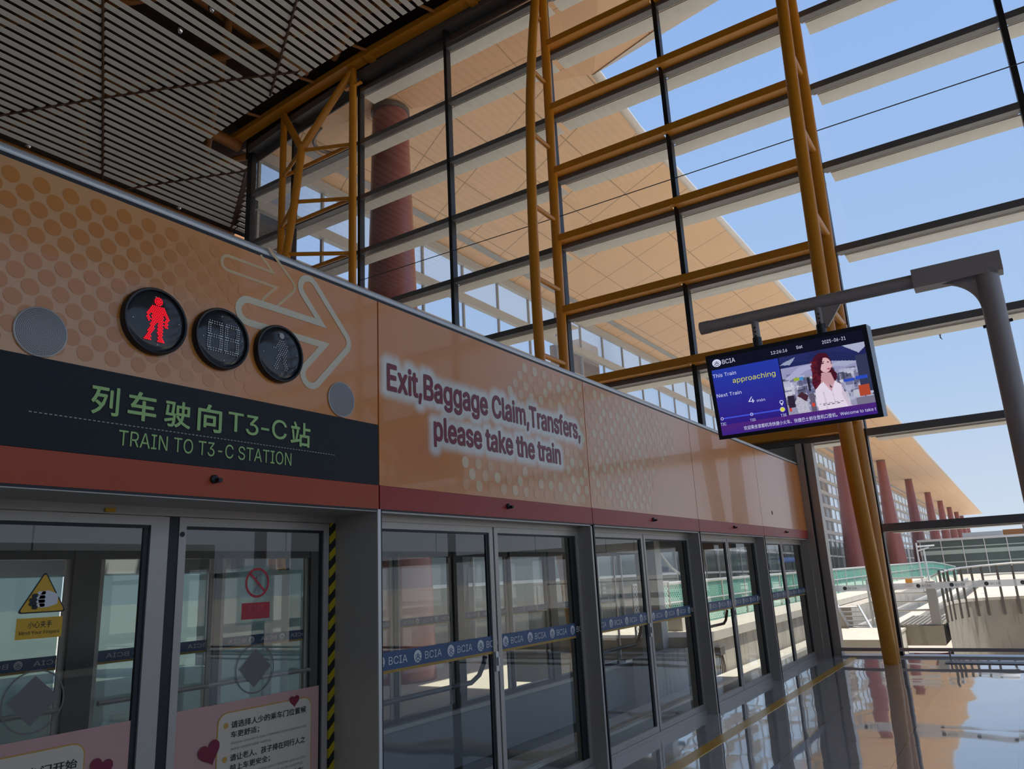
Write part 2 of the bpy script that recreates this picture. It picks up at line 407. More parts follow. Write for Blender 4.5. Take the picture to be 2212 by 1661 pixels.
def ringfaces(mb, outer, inner):
    n = len(outer); mb.add(outer+inner, [(i, (i+1) % n, n+(i+1) % n, n+i) for i in range(n)])
def stroke(pts, w, closed=True):
    # ribbon of width w along a 2-D line; returns vertices and faces
    n = len(pts); P = [Vector((p[0], p[1])) for p in pts]; vs = []; fs = []
    for i in range(n):
        a = P[i-1] if (closed or i > 0) else P[i]; b = P[(i+1) % n] if (closed or i < n-1) else P[i]
        d1 = (P[i]-a); d2 = (b-P[i])
        d1 = d1.normalized() if d1.length > 1e-9 else d2.normalized(); d2 = d2.normalized() if d2.length > 1e-9 else d1
        n1 = Vector((-d1.y, d1.x)); n2 = Vector((-d2.y, d2.x)); m = (n1+n2)
        m = m.normalized() if m.length > 1e-6 else n1
        k = 1/max(0.35, m.dot(n1))
        vs += [P[i]+m*w/2*k, P[i]-m*w/2*k]
    for i in range(n if closed else n-1):
        j = (i+1) % n; fs.append((2*i, 2*i+1, 2*j+1, 2*j))
    return vs, fs
def logo(mb_light, mb_dark, u, v, r, fn_l, fn_d, mirror=1, ru=None):
    # round emblem: pale disc with dark swooping lines and a roof shape
    ru = ru or r
    mb_light.poly(ngon(u, v, ru, 24, fn_l, 0, r))
    def P(a, b): return fn_d(u+a*ru*mirror, v+b*r)
    for pl in ([(-.95, .0), (-.2, .32), (0, .5), (.2, .32), (.95, .0), (.2, .18), (0, .3), (-.2, .18)],
               [(-.75, -.5), (-.1, .12), (.1, .12), (.75, -.5), (.5, -.5), (0, -.05), (-.5, -.5)],
               [(-.5, -.8), (0, -.4), (.5, -.8), (.3, -.85), (0, -.6), (-.3, -.85)]):
        mb_dark.poly([P(*p) for p in pl])

# ================================================================== SETTING
XW = -3.33  # most coordinates below were unprojected from image pixels onto chosen planes
FY = 15.6
ground = struct('ground', MB().add([(-400, -60, -0.95), (400, -60, -0.95), (400, 900, -0.95), (-400, 900, -0.95)], [(0, 1, 2, 3)]), MT['ground'])
struct('floor', MB().box(-3.62, 14, -14, 15.42, -0.6, 0.0), MT['floor'])
struct('trim_1', MB().box(-3.62, 14, 15.42, 15.75, -0.6, 0.03), MT['alu_light'])
struct('trim_2', MB().box(-1.35, 14, 14.62, 14.98, 0.0, 0.012), MT['transom'])
struct('trim_3', MB().box(-2.915, -2.785, -14, 15.40, 0.0, 0.004), MT['yellowline'])
struct('wall_back', MB().box(-27, 14, -14.3, -14, -0.9, 18.5), MT['wallwhite'])
struct('wall_right', MB().box(14, 14.3, -14, 15.6, -0.9, 3.2).box(14, 14.3, -14, 15.6, 11, 18.6), MT['wallwhite'])  # out of view; its gap is shaped to let daylight onto the fascia panels
struct('wall_left', MB().box(-27.3, -27, -14, 20, 2.5, 16.5), MT['wallwhite'])  # out of view; left open below to bring light behind the frosted panes
struct('wall_near', MB().box(-3.62, XW, -14, 0.69, 0.0, 3.51), MT['grey_paint'])

# roof surfaces --------------------------------------------------------------
def zc(x): return 17.6-0.007*min(x+9.0, 0.0)**2         # slat level
def ztop(x): return 17.86-0.007*min(x+9.0, 0.0)**2      # top of the glazed wall
xs = [-27.2+i*0.9 for i in range(22)]+[-6, 0, 7, 14]
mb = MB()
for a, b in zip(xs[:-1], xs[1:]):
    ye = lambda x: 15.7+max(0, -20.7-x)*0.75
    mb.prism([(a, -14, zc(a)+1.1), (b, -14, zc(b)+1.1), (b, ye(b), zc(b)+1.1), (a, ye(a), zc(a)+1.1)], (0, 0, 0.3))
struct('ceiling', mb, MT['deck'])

# ceiling slats, split along the diagonal joints
cuts = [lambda x: 10.65+0.667*(x+21.1), lambda x: 16.0+0.74*(x+21.2), lambda x: 10.65-0.577*(x+21.1),
        lambda x: 13.85-0.58*(x+17.2), lambda x: 16.0-0.57*(x+21.2)]
slat_proto = {}
i = 0
while True:
    x = -24.27+0.29*i
    if x > -9.3: break
    yend = 14.06+0.03*(x+21) if x > -20.9 else 16.5+(-21.0-x)*0.60
    if -20.9 < x < -20.5: yend = 14.0
    segs = [4.0, yend]
    cs = sorted(c(x) for k, c in enumerate(cuts) if 4.2 < c(x) < yend-0.15 and not (k == 1 and x > -20.5) and not (k == 4 and x > -20.5))
    pts = [4.0]+cs+[yend]
    for j, (a, b) in enumerate(zip(pts[:-1], pts[1:])):
        if b-a < 0.2: continue
        if i == 24 and a < 12.0: continue
        if i == 28 and b < 14.0 and a < 13.0: continue
        g0 = 0.03 if j else 0
        mb = MB(); z = zc(x); sl = 0.014*min(x+9, 0)*-1
        a2, b2 = a+g0, b-0.03
        mb.prism([(x-0.088, a2, z-0.088*sl), (x+0.088, a2, z+0.088*sl), (x+0.088, b2, z+0.088*sl), (x-0.088, b2, z-0.088*sl)], (0, 0, 0.012))
        o = mb.build('ceiling_baffle', MT['slat'])
        tag(o, 'pale grey ceiling slat in the long rows under the dark roof', 'ceiling slat', 'slats of the hall ceiling')
    i += 1
for k, (p, q, lab) in enumerate((
        ((-25.0, cuts[0](-25.0)), (-16.2, cuts[0](-16.2)), 'thin dark rod crossing the slats from far left to the upper corner'),
        ((-25.0, cuts[1](-25.0)), (-20.9, cuts[1](-20.9)), 'thin dark rod across the low slats beside the black corner post'),
        ((-24.8, cuts[2](-24.8)), (-13.0, cuts[2](-13.0)), 'thin dark rod running straight up the left of the slats'),
        ((-17.6, cuts[3](-17.6)), (-11.0, cuts[3](-11.0)), 'thin dark rod across the slats near the yellow beam'),
        ((-24.9, cuts[4](-24.9)), (-21.2, cuts[4](-21.2)), 'brown rod rising from the white cap left of the black post'))):
    n = 9; pp = []
    for s_ in range(n):
        t = s_/(n-1); x = p[0]+(q[0]-p[0])*t; y = p[1]+(q[1]-p[1])*t; pp.append((x, y, zc(x)-0.01))
    tag(MB().tube(pp, 0.032, 8).build('diagonal_rod', MT['rod']), lab, 'rod')
# brown steel above the slats
def roof_tube(p, q, r, lab):
    tag(MB().tube([p, q], r, 12).build('roof_tube', MT['rust']), lab, 'pipe')
roof_tube((-24.75, 3, 15.75), (-24.75, 18.8, 15.75), 0.21, 'orange brown roof pipe just above the white wall cap')
roof_tube((-20.75, 9, 17.05), (-20.75, 15.3, 17.05), 0.20, 'brown roof pipe beside the end of the yellow beam')
roof_tube((-16.5, 4, 17.8), (-16.5, 14.6, 17.75), 0.13, 'brown roof pipe in the open strip between the ceiling slats')
for k, (p, q) in enumerate((((-25, 9.5), (-10, 18.0)), ((-25, 5.0), (-10, 13.7)), ((-25, 13.8), (-20.9, 16.2)), ((-22, 14.9), (-10, 7.8)),
                            ((-25, 12.2), (-12, 4.5)), ((-15.5, 14.8), (-10, 12.2)))):
    q = (q[0], min(q[1], 14.9) if q[0] > -20.5 else q[1])
    roof_tube((p[0], p[1], zc(p[0])+0.65), (q[0], q[1], zc(q[0])+0.6), 0.12, 'brown diagonal roof pipe glimpsed through the slat gaps')
    COL.objects[-1]['group'] = 'roof pipes above the slats'
for k, (x, y, lab) in enumerate(((-16.09, 10.82, 'silver ceiling lamp nearest the top edge, in the gap between slats'), (-17.36, 10.71, 'silver ceiling lamp in the dark strip left of the pipe'),
                    (-24.55, 10.2, 'silver lamp by the brown pipe above the left end of the cap'), (-24.55, 15.6, 'silver lamp by the brown pipe near the black corner post'))):
    z = zc(x)+0.02
    t = thing('overhead_lamp', (x, y, z), lab, 'ceiling lamp')
    pr = [(0.0, z+0.02), (0.05, z+0.0), (0.09, z+0.05), (0.10, z+0.12)]
    b = MB(); n = 16
    b.add([(x+r*math.cos(6.2832*j/n), y+r*math.sin(6.2832*j/n), zz) for r, zz in pr for j in range(n)],
          [(a*n+j, a*n+(j+1) % n, (a+1)*n+(j+1) % n, (a+1)*n+j) for a in range(3) for j in range(n)], True)
    b.build('reflector', MT['silver'], t)
    MB().tube([(x, y, z+0.1), (x, y, z+0.42)], 0.105, 16).build('lamp_can', MT['darkframe'], t)
    MB().tube([(x, y, z+0.42), (x, y, zc(x)+1.08)], 0.012, 6).build('stem', MT['darkframe'], t)

# yellow edge beam of the roof, curved with it
def zbm(x): return float(np.interp(x, [-20.9, -18.6, -16.5, -14.5, -10, 14], [17.16, 17.38, 17.55, 17.68, 17.76, 17.76]))
bx = [-20.9, -18.6, -16.5, -14.5, -12.5, -10.5, -8.5, -4, 2, 8, 13.95]
mb = MB()
for a, b in zip(bx[:-1], bx[1:]):
    za, zb = zbm(a), zbm(b)
    mb.prism([(a, 15.0, za), (b, 15.0, zb), (b, 15.0, zb+0.20), (a, 15.0, za+0.20)], (0, 0.37, 0))
beam = thing('roof_beam', (-3, 15, 17.8), 'long yellow roof beam along the top of the glass wall', 'beam')
mb.build('box_girder', MT['yellow'], beam)
mb = MB()
for x in (-14.35, -10.4, -7.5): mb.box(x-0.12, x+0.12, 14.98, 15.39, zbm(x)-0.05, zbm(x)-0.002)
mb.build('splice_plate', MT['yellow'], beam)
for x in (-19.2, -16.6, -14.3, -11.6): MB().tube([(x, 15.0, zbm(x)+0.12), (x-0.15, 14.4, zbm(x)+0.06)], 0.05, 8).build('lug', MT['rust'], beam)

# ================================================================== GLAZED END WALL
TZ = [2.31, 4.08, 5.95, 7.80, 9.65, 11.5, 13.3, 15.2, 17.05]
EX = [-20.35, -18.12, -15.08, -11.62, -8.25, -5.2, -2.10, 1.45, 5.0, 8.5, 14.0]
for k, (a, b) in enumerate(zip(EX[:-1], EX[1:])):
    w = sroot('window_%d' % (k+1), (a, FY, 0))
    za, zb = ztop(a)-0.1, ztop(b)-0.1
    z0 = 0.03
    if b <= -5.0: z0 = 2.31 if b <= -8 else 2.31
    mw = 0.055 if k else 0.12
    orange = (-8.3 < a < -2.2)
    MB().box(a-mw, a+mw*(0.9 if k else 1), 15.50, 15.70, 0.03 if a > -3 or a < -6.6 else 2.31, za+0.05).build('mullion', MT['black'], w)
    for z in TZ:
        if z > min(za, zb)-0.25: continue
        x0 = a+0.05; x1 = b-0.05
        lowx0 = x0
        if z < 4.0 and a < -5 : continue
        if z < 4.0 and a == -5.2: lowx0 = -3.25
        MB().box(lowx0, x1, 15.50, 15.70, z-0.15, z-0.01).build('transom', MT['transom'], w)
        if orange and (z > 4.0):
            MB().box(lowx0 - (0.0), x1+0.1, 15.22, 15.36, z-0.03, z+0.13).build('orange_rail', MT['yellow'], w)
            MB().box(lowx0, x1, 15.22, 15.49, z-0.045, z-0.032).build('rail_flange', MT['yellow'], w)
        sx0 = lowx0+0.12 if a in (-2.10, -8.25) else lowx0-0.05
        MB().box(sx0, b, 15.74, 16.20, z-0.17, z-0.145).build('sunshade', MT['shade'], w)
        MB().box(lowx0+0.04, x1-0.04, 15.70, 15.735, z-0.155, z-0.12).build('shade_bracket', MT['alu'], w)
    top = [(b, FY, zb), (a, FY, za)]
    gx0, gx1 = a+0.02, b-0.02
    if a == -5.2:
        MB().add([(gx0, FY, 4.0), (gx1, FY, 4.0), (gx1, FY, zb), (gx0, FY, za)], [(0, 1, 2, 3)]).build('pane', MT['glass_fac'], w)
        MB().add([(-3.05, FY, 0.03), (gx1, FY, 0.03), (gx1, FY, 4.0), (-3.05, FY, 4.0)], [(0, 1, 2, 3)]).build('pane', MT['glass_fac'], w)
    else:
        zz = 0.03 if (a > -2.5 or b < -8) else 4.0
        MB().add([(gx0, FY, zz), (gx1, FY, zz), (gx1, FY, zb), (gx0, FY, za)], [(0, 1, 2, 3)]).build('pane', MT['glass_fac'], w)
    MB().prism([(a, 15.4, za-0.14), (b, 15.4, zb-0.14), (b, 15.4, zb+0.12), (a, 15.4, za+0.12)], (0, 0.34, 0)).build('head_frame', MT['transom'], w)
    MB().prism([(a, 15.74, za-0.40), (b, 15.74, zb-0.40), (b, 15.74, zb-0.1), (a, 15.74, za-0.1)], (0, 0.05, 0)).build('head_flashing', MT['darkframe'], w)
m_ = MB()
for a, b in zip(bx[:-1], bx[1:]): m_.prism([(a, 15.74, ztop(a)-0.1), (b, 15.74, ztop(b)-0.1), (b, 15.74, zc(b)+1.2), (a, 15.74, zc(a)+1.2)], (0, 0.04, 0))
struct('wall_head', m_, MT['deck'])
struct('wall_end_far', MB().box(-27, -22.2, 19.0, 19.3, -0.9, 17.4), MT['transom'])
# grey infill above the track opening and the corner frame beside the last screen door
struct('wall_infill', MB().box(-8.2, -3.28, 15.52, 15.66, 2.05, 3.92), MT['grey_paint'])
mb = MB().box(-3.33, -3.22, 15.342, 15.72, 0.0, 3.93).box(-3.22, -3.05, 15.46, 15.72, 0.0, 3.93)
struct('window_frame', mb, MT['alu'])
struct('trim_4', MB().box(-3.222, -3.19, 15.40, 15.46, 0.0, 3.93), MT['black'])

# frosted safety strip with marks on the low pane
st = thing('safety_strip', (-1.5, 15.58, 1.18), 'frosted white strip with repeated round emblems across the low window pane', 'safety strip')
MB().add([(-3.04, 15.585, 1.135), (1.4, 15.585, 1.135), (1.4, 15.585, 1.245), (-3.04, 15.585, 1.245)], [(0, 1, 2, 3)]).build('band', MT['whitestrip'], st)
for x in (-2.86, -2.36, -1.64, -1.12, -0.6, -0.08, 0.45):
    f1 = face(15.582); f2 = face(15.580); ml, md = MB(), MB()
    logo(ml, md, x, 1.19, 0.034, f1, f2)
    add_text(ml, 'BCIA', x+0.055, x+0.205, 1.17, 1.208, f1)
    ml.build('lettering', MT['greyprint'], st); md.build('emblem_lines', MT['whitestrip'], st)

# low guard rail along the window
t = thing('guard_rail', (-1, 15.15, 0), 'low dark metal guard rail at the foot of the window wall', 'guard rail')
MB().tube([(-3.02, 15.12, 0.165), (13.5, 15.12, 0.165)], 0.03, 12).build('rail', MT['stand'], t)
for x in (-3.0, -1.3, 0.4, 2.1, 3.8): MB().box(x-0.012, x+0.012, 15.10, 15.14, 0.0, 0.15).build('foot', MT['stand'], t)

# yellow trussed columns ------------------------------------------------------
def truss(X, rear, front, r, lab, zs):
    t = thing('truss_column', (X, 15.0, 0), lab, 'column')
    MB().tube([(X+dx, y, z) for (dx, y, z) in rear], r, 16).build('rear_chord', MT['yellow'], t)
    MB().tube([(X, y, z) for (y, z) in front], r, 16).build('front_chord', MT['yellow'], t)
    fy = sorted((z, y) for y, z in front); ry = sorted((z, y) for dx, y, z in rear)
    for z in zs:
        yf = np.interp(z, [a for a, b in fy], [b for a, b in fy]); yr = np.interp(z, [a for a, b in ry], [b for a, b in ry])
        MB().tube([(X, yf, z), (X, yr, z)], 0.06, 10).build('strut', MT['yellow'], t)
    return t
def smooth(pts, n=6):
    z = [p[-1] for p in pts]; o = []
    zz = np.linspace(z[0], z[-1], n*len(pts))
    for k_ in range(len(pts[0])-1):
        pass
    c = [np.interp(zz, z, [p[q] for p in pts]) if z[0] < z[-1] else np.interp(zz[::-1], z[::-1], [p[q] for p in pts[::-1]])[::-1] for q in range(len(pts[0])-1)]
    c = [np.convolve(np.pad(a, 5, mode='edge'), np.ones(11)/11, mode='valid') for a in c]
    return [tuple(float(a[i_]) for a in c)+(float(zz[i_]),) for i_ in range(len(zz))]
truss(-8.22, [(0.08, 15.32, 17.75), (-0.02, 15.30, 9.0), (-0.06, 15.26, 0.03)],
      smooth([(15.25, 17.7), (14.85, 15.6), (14.52, 14.1), (14.30, 12.0), (14.18, 10.1), (14.12, 8.3), (14.11, 6.4), (14.25, 3.5), (14.7, 1.0), (15.0, 0.03)]),
      0.118, 'yellow trussed column of two tubes rising in the middle of the window', [16.0, 14.1, 12.2, 10.2, 8.35, 6.5, 4.4, 2.4])
truss(-2.12, [(0.05, 15.28, 17.75), (0.03, 15.28, 12.5), (-0.06, 15.26, 5.0), (-0.02, 15.1, 2.5), (0.0, 14.72, 0.0)],
      smooth([(15.2, 17.7), (14.75, 15.5), (14.35, 13.0), (13.95, 10.5), (13.75, 8.5), (13.62, 7.0), (13.55, 5.4), (13.6, 4.0), (13.85, 2.8), (14.25, 1.5), (14.58, 0.0)]),
      0.118, 'orange trussed column behind the display screen, standing on the floor', [15.3, 13.45, 11.6, 9.8, 7.95, 6.1, 4.2])
# branching column at the left end
t = thing('truss_column', (-16.5, 15, 0), 'yellow branching column beside the black corner post above the orange wall', 'column')
R = 0.115
MB().tube([(-15.1, 15.25, 17.62), (-15.1, 15.25, 0.03)], R, 16).build('rear_chord', MT['yellow'], t)
MB().tube([(-18.3, 15.25, 17.30), (-18.3, 15.25, 0.03)], R*0.95, 16).build('rear_chord', MT['yellow'], t)
MB().tube([(-16.6, 14.55, 15.1), (-16.6, 14.45, 14.2), (-16.62, 14.33, 13.1), (-16.66, 14.1, 11.3), (-16.66, 13.95, 8), (-16.64, 14.1, 3), (-16.62, 14.4, 0.03)], R*1.05, 16).build('front_chord', MT['yellow'], t)
MB().tube([(-16.6, 14.55, 15.0), (-15.15, 15.2, 17.5)], R, 16).build('branch', MT['yellow'], t)
MB().tube([(-16.6, 14.55, 15.0), (-18.25, 15.2, 17.2)], R, 16).build('branch', MT['yellow'], t)
for z in (14.95, 13.1, 11.3, 9.5):
    yf = np.interp(z, [9, 11.3, 13.1, 14.95], [14.0, 14.1, 14.33, 14.54])
    for (p, q) in (((-16.62, yf, z), (-15.1, 15.25, z)), ((-16.62, yf, z), (-18.3, 15.25, z)), ((-18.3, 15.25, z), (-15.1, 15.25, z))):
        MB().tube([p, q], 0.062, 10).build('strut', MT['yellow'], t)
MB().box(-15.45, -14.75, 15.2, 15.32, 17.0, 17.04).build('bracket', MT['yellow'], t)

tag(MB().tube([(-15.0, 15.38, 10.42), (-8, 15.38, 10.33), (6, 15.38, 10.30)], 0.011, 6).build('cable', MT['cable']), 'thin black cable strung level across the glass wall', 'cable')

# ================================================================== PLATFORM SCREEN DOORS
SEAM = [0.69, 3.6, 6.515, 9.42, 12.35, 15.36]
def strip(parent, y0, y1, X, z0, z1, marks, mirror=False, zslope=0.0):
    o = MB().box(X, X+0.002, y0, y1, z0, z1).build('safety_strip', MT['blue'], parent)
    MB().box(X, X+0.0022, y0, y1, z0-0.018, z0).build('strip_edge', MT['gold'], parent)
    h = z1-z0; f1 = wall(X+0.004); f2 = wall(X+0.006)
    for y in marks:
        ml, md = MB(), MB()
        if mirror:
            logo(ml, md, y+0.27, (z0+z1)/2, h*0.36, f1, f2)
            add_text(ml, 'BCIA', y+0.20, y, z0+h*0.3, z0+h*0.7, f1)
        else:
            logo(ml, md, y, (z0+z1)/2, h*0.36, f1, f2)
            add_text(ml, 'BCIA', y+0.075, y+0.255, z0+h*0.28, z0+h*0.72, f1)
        ml.build('strip_lettering', MT['white'], parent); md.build('strip_emblem', MT['blue'], parent)

def leaf(parent, y0, y1, X, zt, fr, rightgasket=0.0, handle=None):
    mb = MB().box(X-0.04, X, y0, y0+fr, 0.04, zt).box(X-0.04, X, y1-fr, y1, 0.04, zt)
    mb.box(X-0.04, X, y0+fr, y1-fr, zt-0.045, zt).box(X-0.04, X, y0+fr, y1-fr, 0.04, 0.11)
    lf = mb.build('door_leaf', MT['alu'], parent)
    MB().add([(X-0.02, y0+fr, 0.11), (X-0.02, y1-fr, 0.11), (X-0.02, y1-fr, zt-0.045), (X-0.02, y0+fr, zt-0.045)], [(0, 1, 2, 3)]).build('pane', MT['glass'], lf)
    g = MB().box(X-0.03, X-0.008, y0+fr, y1-fr, zt-0.06, zt-0.045).box(X-0.03, X-0.012, y1-fr-max(rightgasket, 0.012), y1-fr, 0.11, zt-0.045)
    g.build('gasket', MT['black'], lf)
    if handle:
        MB().box(X, X+0.015, handle-0.018, handle+0.018, 0.99, 1.13).box(X+0.015, X+0.03, handle-0.008, handle+0.008, 1.03, 1.09).build('handle', MT['alu_light'], lf)
    return lf
# bay with the sliding doors
sd = thing('platform_screen_door', (XW, 2.15, 0), 'sliding glass doors under the black train sign, with pink posters on the panes', 'platform door')
XL = -3.70  # leaf and sticker coordinates scaled about the camera to this deeper plane
MB().box(XL-0.06, XW, 0.75, 3.585, 2.105, 2.12).box(XL-0.08, XL+0.002, 0.75, 3.585, 2.062, 2.105).build('door_head', MT['alu'], sd)
MB().box(XL-0.06, XL+0.01, 3.535, 3.582, 0.0, 2.062).build('hazard_strip', MT['hazard'], sd)
mb = MB().box(-3.78, XW, 3.582, 3.615, 0.0, 2.12); mb.build('jamb', MT['alu'], sd)
MB().box(XW-0.012, XW+0.004, 3.585, 3.612, 0.0, 2.12).build('jamb_edge', MT['alu_light'], sd)
MB().box(-3.78, XW, 0.72, 1.30, 0.0, 2.062).build('side_panel', MT['alu'], sd)
MB().box(-3.78, XW, 1.30, 3.58, 0.0, 0.04).build('sill', MT['alu'], sd)
l1 = leaf(sd, 1.33, 2.41, XL, 2.058, 0.10, 0.03)
l2 = leaf(sd, 2.47, 3.533, XL, 2.058, 0.043, 0.015)
MB().box(XL-0.05, XL-0.004, 2.41, 2.47, 0.04, 2.062).build('centre_seal', MT['black'], sd)
MB().box(XL+0.002, XL+0.012, 2.06, 2.11, 2.068, 2.088).build('yellow_tag', MT['sign_yellow'], sd)
MB().add(ngon(2.488, 1.97, 0.014, 14, wall(XL+0.003)), [tuple(range(14))]).build('bolt', MT['black'], sd)
# stickers on the panes
XS = XL-0.014
f0, f1_, f2_, f3_ = wall(XS), wall(XS+0.0015), wall(XS+0.003), wall(XS+0.0045)
def rect(y0, y1, z0, z1, fn): return [fn(y0, z0), fn(y1, z0), fn(y1, z1), fn(y0, z1)]
def rrect(y0, y1, z0, z1, r, n=6):
    o = []
    for cx, cz, a in ((y1-r, z1-r, 0), (y0+r, z1-r, 90), (y0+r, z0+r, 180), (y1-r, z0+r, 270)):
        for i_ in range(n+1):
            b = math.radians(a+90*i_/n); o.append((cx+r*math.cos(b), cz+r*math.sin(b)))
    return o
def heart(cx, cz, s, rot=0.0, n=36):
    o = []
    for i_ in range(n):
        t = 2*math.pi*i_/n
        x = 16*math.sin(t)**3; z = 13*math.cos(t)-5*math.cos(2*t)-2*math.cos(3*t)-math.cos(4*t)
        x, z = x*s/16, (z+2)*s/16
        o.append((cx+x*math.cos(rot)-z*math.sin(rot), cz+x*math.sin(rot)+z*math.cos(rot)))
    return o
ws = thing('warning_sign', (XS, 1.82, 1.62), 'yellow triangle showing a pinched hand on the left door pane', 'sign')
tri = [(1.822, 1.795), (1.716, 1.612), (1.928, 1.612)]
def roundpoly(pts, r, n=5):
    o = []; k = len(pts)
    for i_ in range(k):
        p = Vector(pts[i_]); a = (Vector(pts[i_-1])-p).normalized(); b = (Vector(pts[(i_+1) % k])-p).normalized()
        for j_ in range(n+1):
            t = j_/n; q = (p+a*r)*(1-t)**2+p*2*t*(1-t)+(p+b*r)*t*t; o.append((q.x, q.y))
    return o
MB().poly([f0(*p) for p in roundpoly(tri, 0.02)]).build('triangle_border', MT['black'], ws)
ctr = Vector((1.822, 1.673)); tin = [tuple(ctr+(Vector(p)-ctr)*0.91) for p in tri]
MB().poly([f1_(*p) for p in roundpoly(tin, 0.016)]).build('triangle_face', MT['sign_yellow'], ws)
h = MB()
h.poly([f2_(*p) for p in [(1.815, 1.704), (1.840, 1.709), (1.886, 1.690), (1.884, 1.648), (1.845, 1.636), (1.812, 1.634), (1.800, 1.668)]])
for z, a, b in ((1.698, 1.795, 1.83), (1.680, 1.788, 1.83), (1.662, 1.786, 1.83), (1.645, 1.795, 1.83)): h.poly([f2_(*p) for p in rrect(a, b, z-0.0075, z+0.0075, 0.007, 3)])
h.build('hand', MT['white'], ws)
h = MB()
for z, a, b in ((1.687, 1.772, 1.797), (1.669, 1.762, 1.795), (1.652, 1.762, 1.795), (1.637, 1.775, 1.80)): h.poly([f3_(*p) for p in rrect(a, b, z-0.009, z+0.009, 0.008, 3)])
h.build('pinched_fingers', MT['black'], ws)
cp = thing('caption_label', (XS, 1.82, 1.5), 'small ochre caption below the yellow hand triangle', 'sign')
MB().poly(rect(1.720, 1.916, 1.503, 1.592, f0)).build('label_face', MT['sign_yellow'], cp)
for q in (('小心夹手', 1.768, 1.870, 1.548, 1.578), ('Mind Your Fingers', 1.735, 1.905, 1.518, 1.537)): add_text(MB(), *q, f1_).build('lettering', MT['black'], cp)
ns = thing('prohibition_sign', (XS, 2.99, 1.48), 'white sheet with a red crossed circle and red caption on the right door pane', 'sign')
MB().poly(rect(2.862, 3.116, 1.48, 1.802, f0)).build('backing_sheet', glassmat('pale_sheet', (0.8, 0.9, 0.9), 0.2, 0.35, (0.62, 0.72, 0.70)), ns)
m_ = MB(); ringfaces(m_, ngon(2.994, 1.707, 0.084, 40, f1_), ngon(2.994, 1.707, 0.070, 40, f1_))
vs, fs = stroke([(2.943, 1.757), (3.046, 1.657)], 0.014, False); m_.add([f3_(*p) for p in vs], fs)
m_.build('red_ring', MT['sign_red'], ns)
m_ = MB(); m_.poly([f2_(*p) for p in [(q[0], q[1]) for q in [(2.994+0.011*math.cos(a*0.4488), 1.757+0.011*math.sin(a*0.4488)) for a in range(14)]]])
for pl in ([(2.982, 1.743), (3.004, 1.745), (3.010, 1.70), (2.986, 1.695)], [(2.986, 1.697), (2.998, 1.697), (2.978, 1.650), (2.966, 1.650)],
           [(2.996, 1.697), (3.009, 1.70), (3.004, 1.650), (2.993, 1.650)], [(2.983, 1.741), (2.990, 1.741), (2.976, 1.702), (2.970, 1.704)], [(3.012, 1.768), (3.018, 1.768), (3.018, 1.645), (3.012, 1.645)]):
    m_.poly([f2_(*p) for p in pl])
m_.build('leaning_figure', MT['greyprint'], ns)
MB().poly(rect(2.892, 3.086, 1.508, 1.597, f1_)).build('red_caption', MT['sign_red'], ns)
for q in (('请勿倚靠', 2.935, 3.045, 1.556, 1.585), ("Don't lean on door", 2.905, 3.075, 1.520, 1.542)): add_text(MB(), *q, f2_).build('lettering', MT['redtxt'], ns)
for cyy, lab, g in ((1.823, 'grey diamond in a thin ring on the left door pane, below the hand triangle', 0), (2.998, 'grey diamond in a thin ring on the right door pane, below the red sign', 1)):
    rg = thing('diamond_emblem', (XS, cyy, 1.24), lab, 'emblem')
    m_ = MB(); ringfaces(m_, ngon(cyy, 1.240, 0.132, 48, f0), ngon(cyy, 1.240, 0.125, 48, f0)); m_.build('ring', MT['ring'], rg)
    MB().poly([f0(cyy, 1.346), f0(cyy-0.108, 1.246), f0(cyy-0.004, 1.140), f0(cyy+0.110, 1.245)]).build('diamond', MT['ring'], rg)
def poster(y0, y1, card, lines, bullets, hearts, lab):
    p = thing('poster', (XS, y0, 0.2), lab, 'poster')
    MB().poly(rect(y0, y1, 0.16, 1.088, f0)).build('sheet', MT['pink'], p)
    MB().poly([f1_(*q) for q in rrect(card[0]-0.006, card[1]+0.006, 0.2-0.006, card[2]+0.006, 0.06)]).build('card_border', MT['ochre'], p)
    MB().poly([f2_(*q) for q in rrect(card[0], card[1], 0.2, card[2], 0.055)]).build('card', MT['paper'], p)
    for (s_, a, b, z0, z1, big) in lines:
        add_text(MB(), s_, a, b, z0, z1, f3_, 0.0 if big else 0.25, 0.014 if big else 0.0).build('lettering' if big else 'small_lettering', MT['black' if big else 'greyprint'], p)
    for (y, z) in bullets: MB().poly(ngon(y, z, 0.0145, 18, f3_)).build('bullet', MT['ochre'], p)
    for (y, z, s_, r_) in hearts: MB().poly([wall(XS+0.006)(*q) for q in heart(y, z, s_, r_)]).build('heart', MT['heart'], p)
poster(2.515, 3.487, (2.770, 3.412, 1.033), [
    ('请选择人少的乘车门位置候', 2.850, 3.373, 0.953, 0.989, 1), ('车更舒适；', 2.850, 3.035, 0.902, 0.938, 1),
    ('Please choose a less crowded door position for', 2.851, 3.372, 0.869, 0.887, 0), ('more comfortable waiting;', 2.851, 3.12, 0.840, 0.858, 0),
    ('请让老人、孩子排在同行人之', 2.851, 3.370, 0.790, 0.825, 1), ('前上车更安全；', 2.851, 3.115, 0.738, 0.774, 1),
    ('Please let the elderly and children get on the', 2.851, 3.372, 0.703, 0.721, 0), ('train first for safer traveling;', 2.851, 3.36, 0.676, 0.693, 0),
    ('请先下后上，文明乘车', 2.851, 3.36, 0.630, 0.663, 1)],
    [(2.817, 0.972), (2.817, 0.806)], [(2.725, 0.852, 0.066, 0.32), (3.283, 1.026, 0.036, 0.05)], 'pink poster with a cream notice card and hearts on the right sliding door')
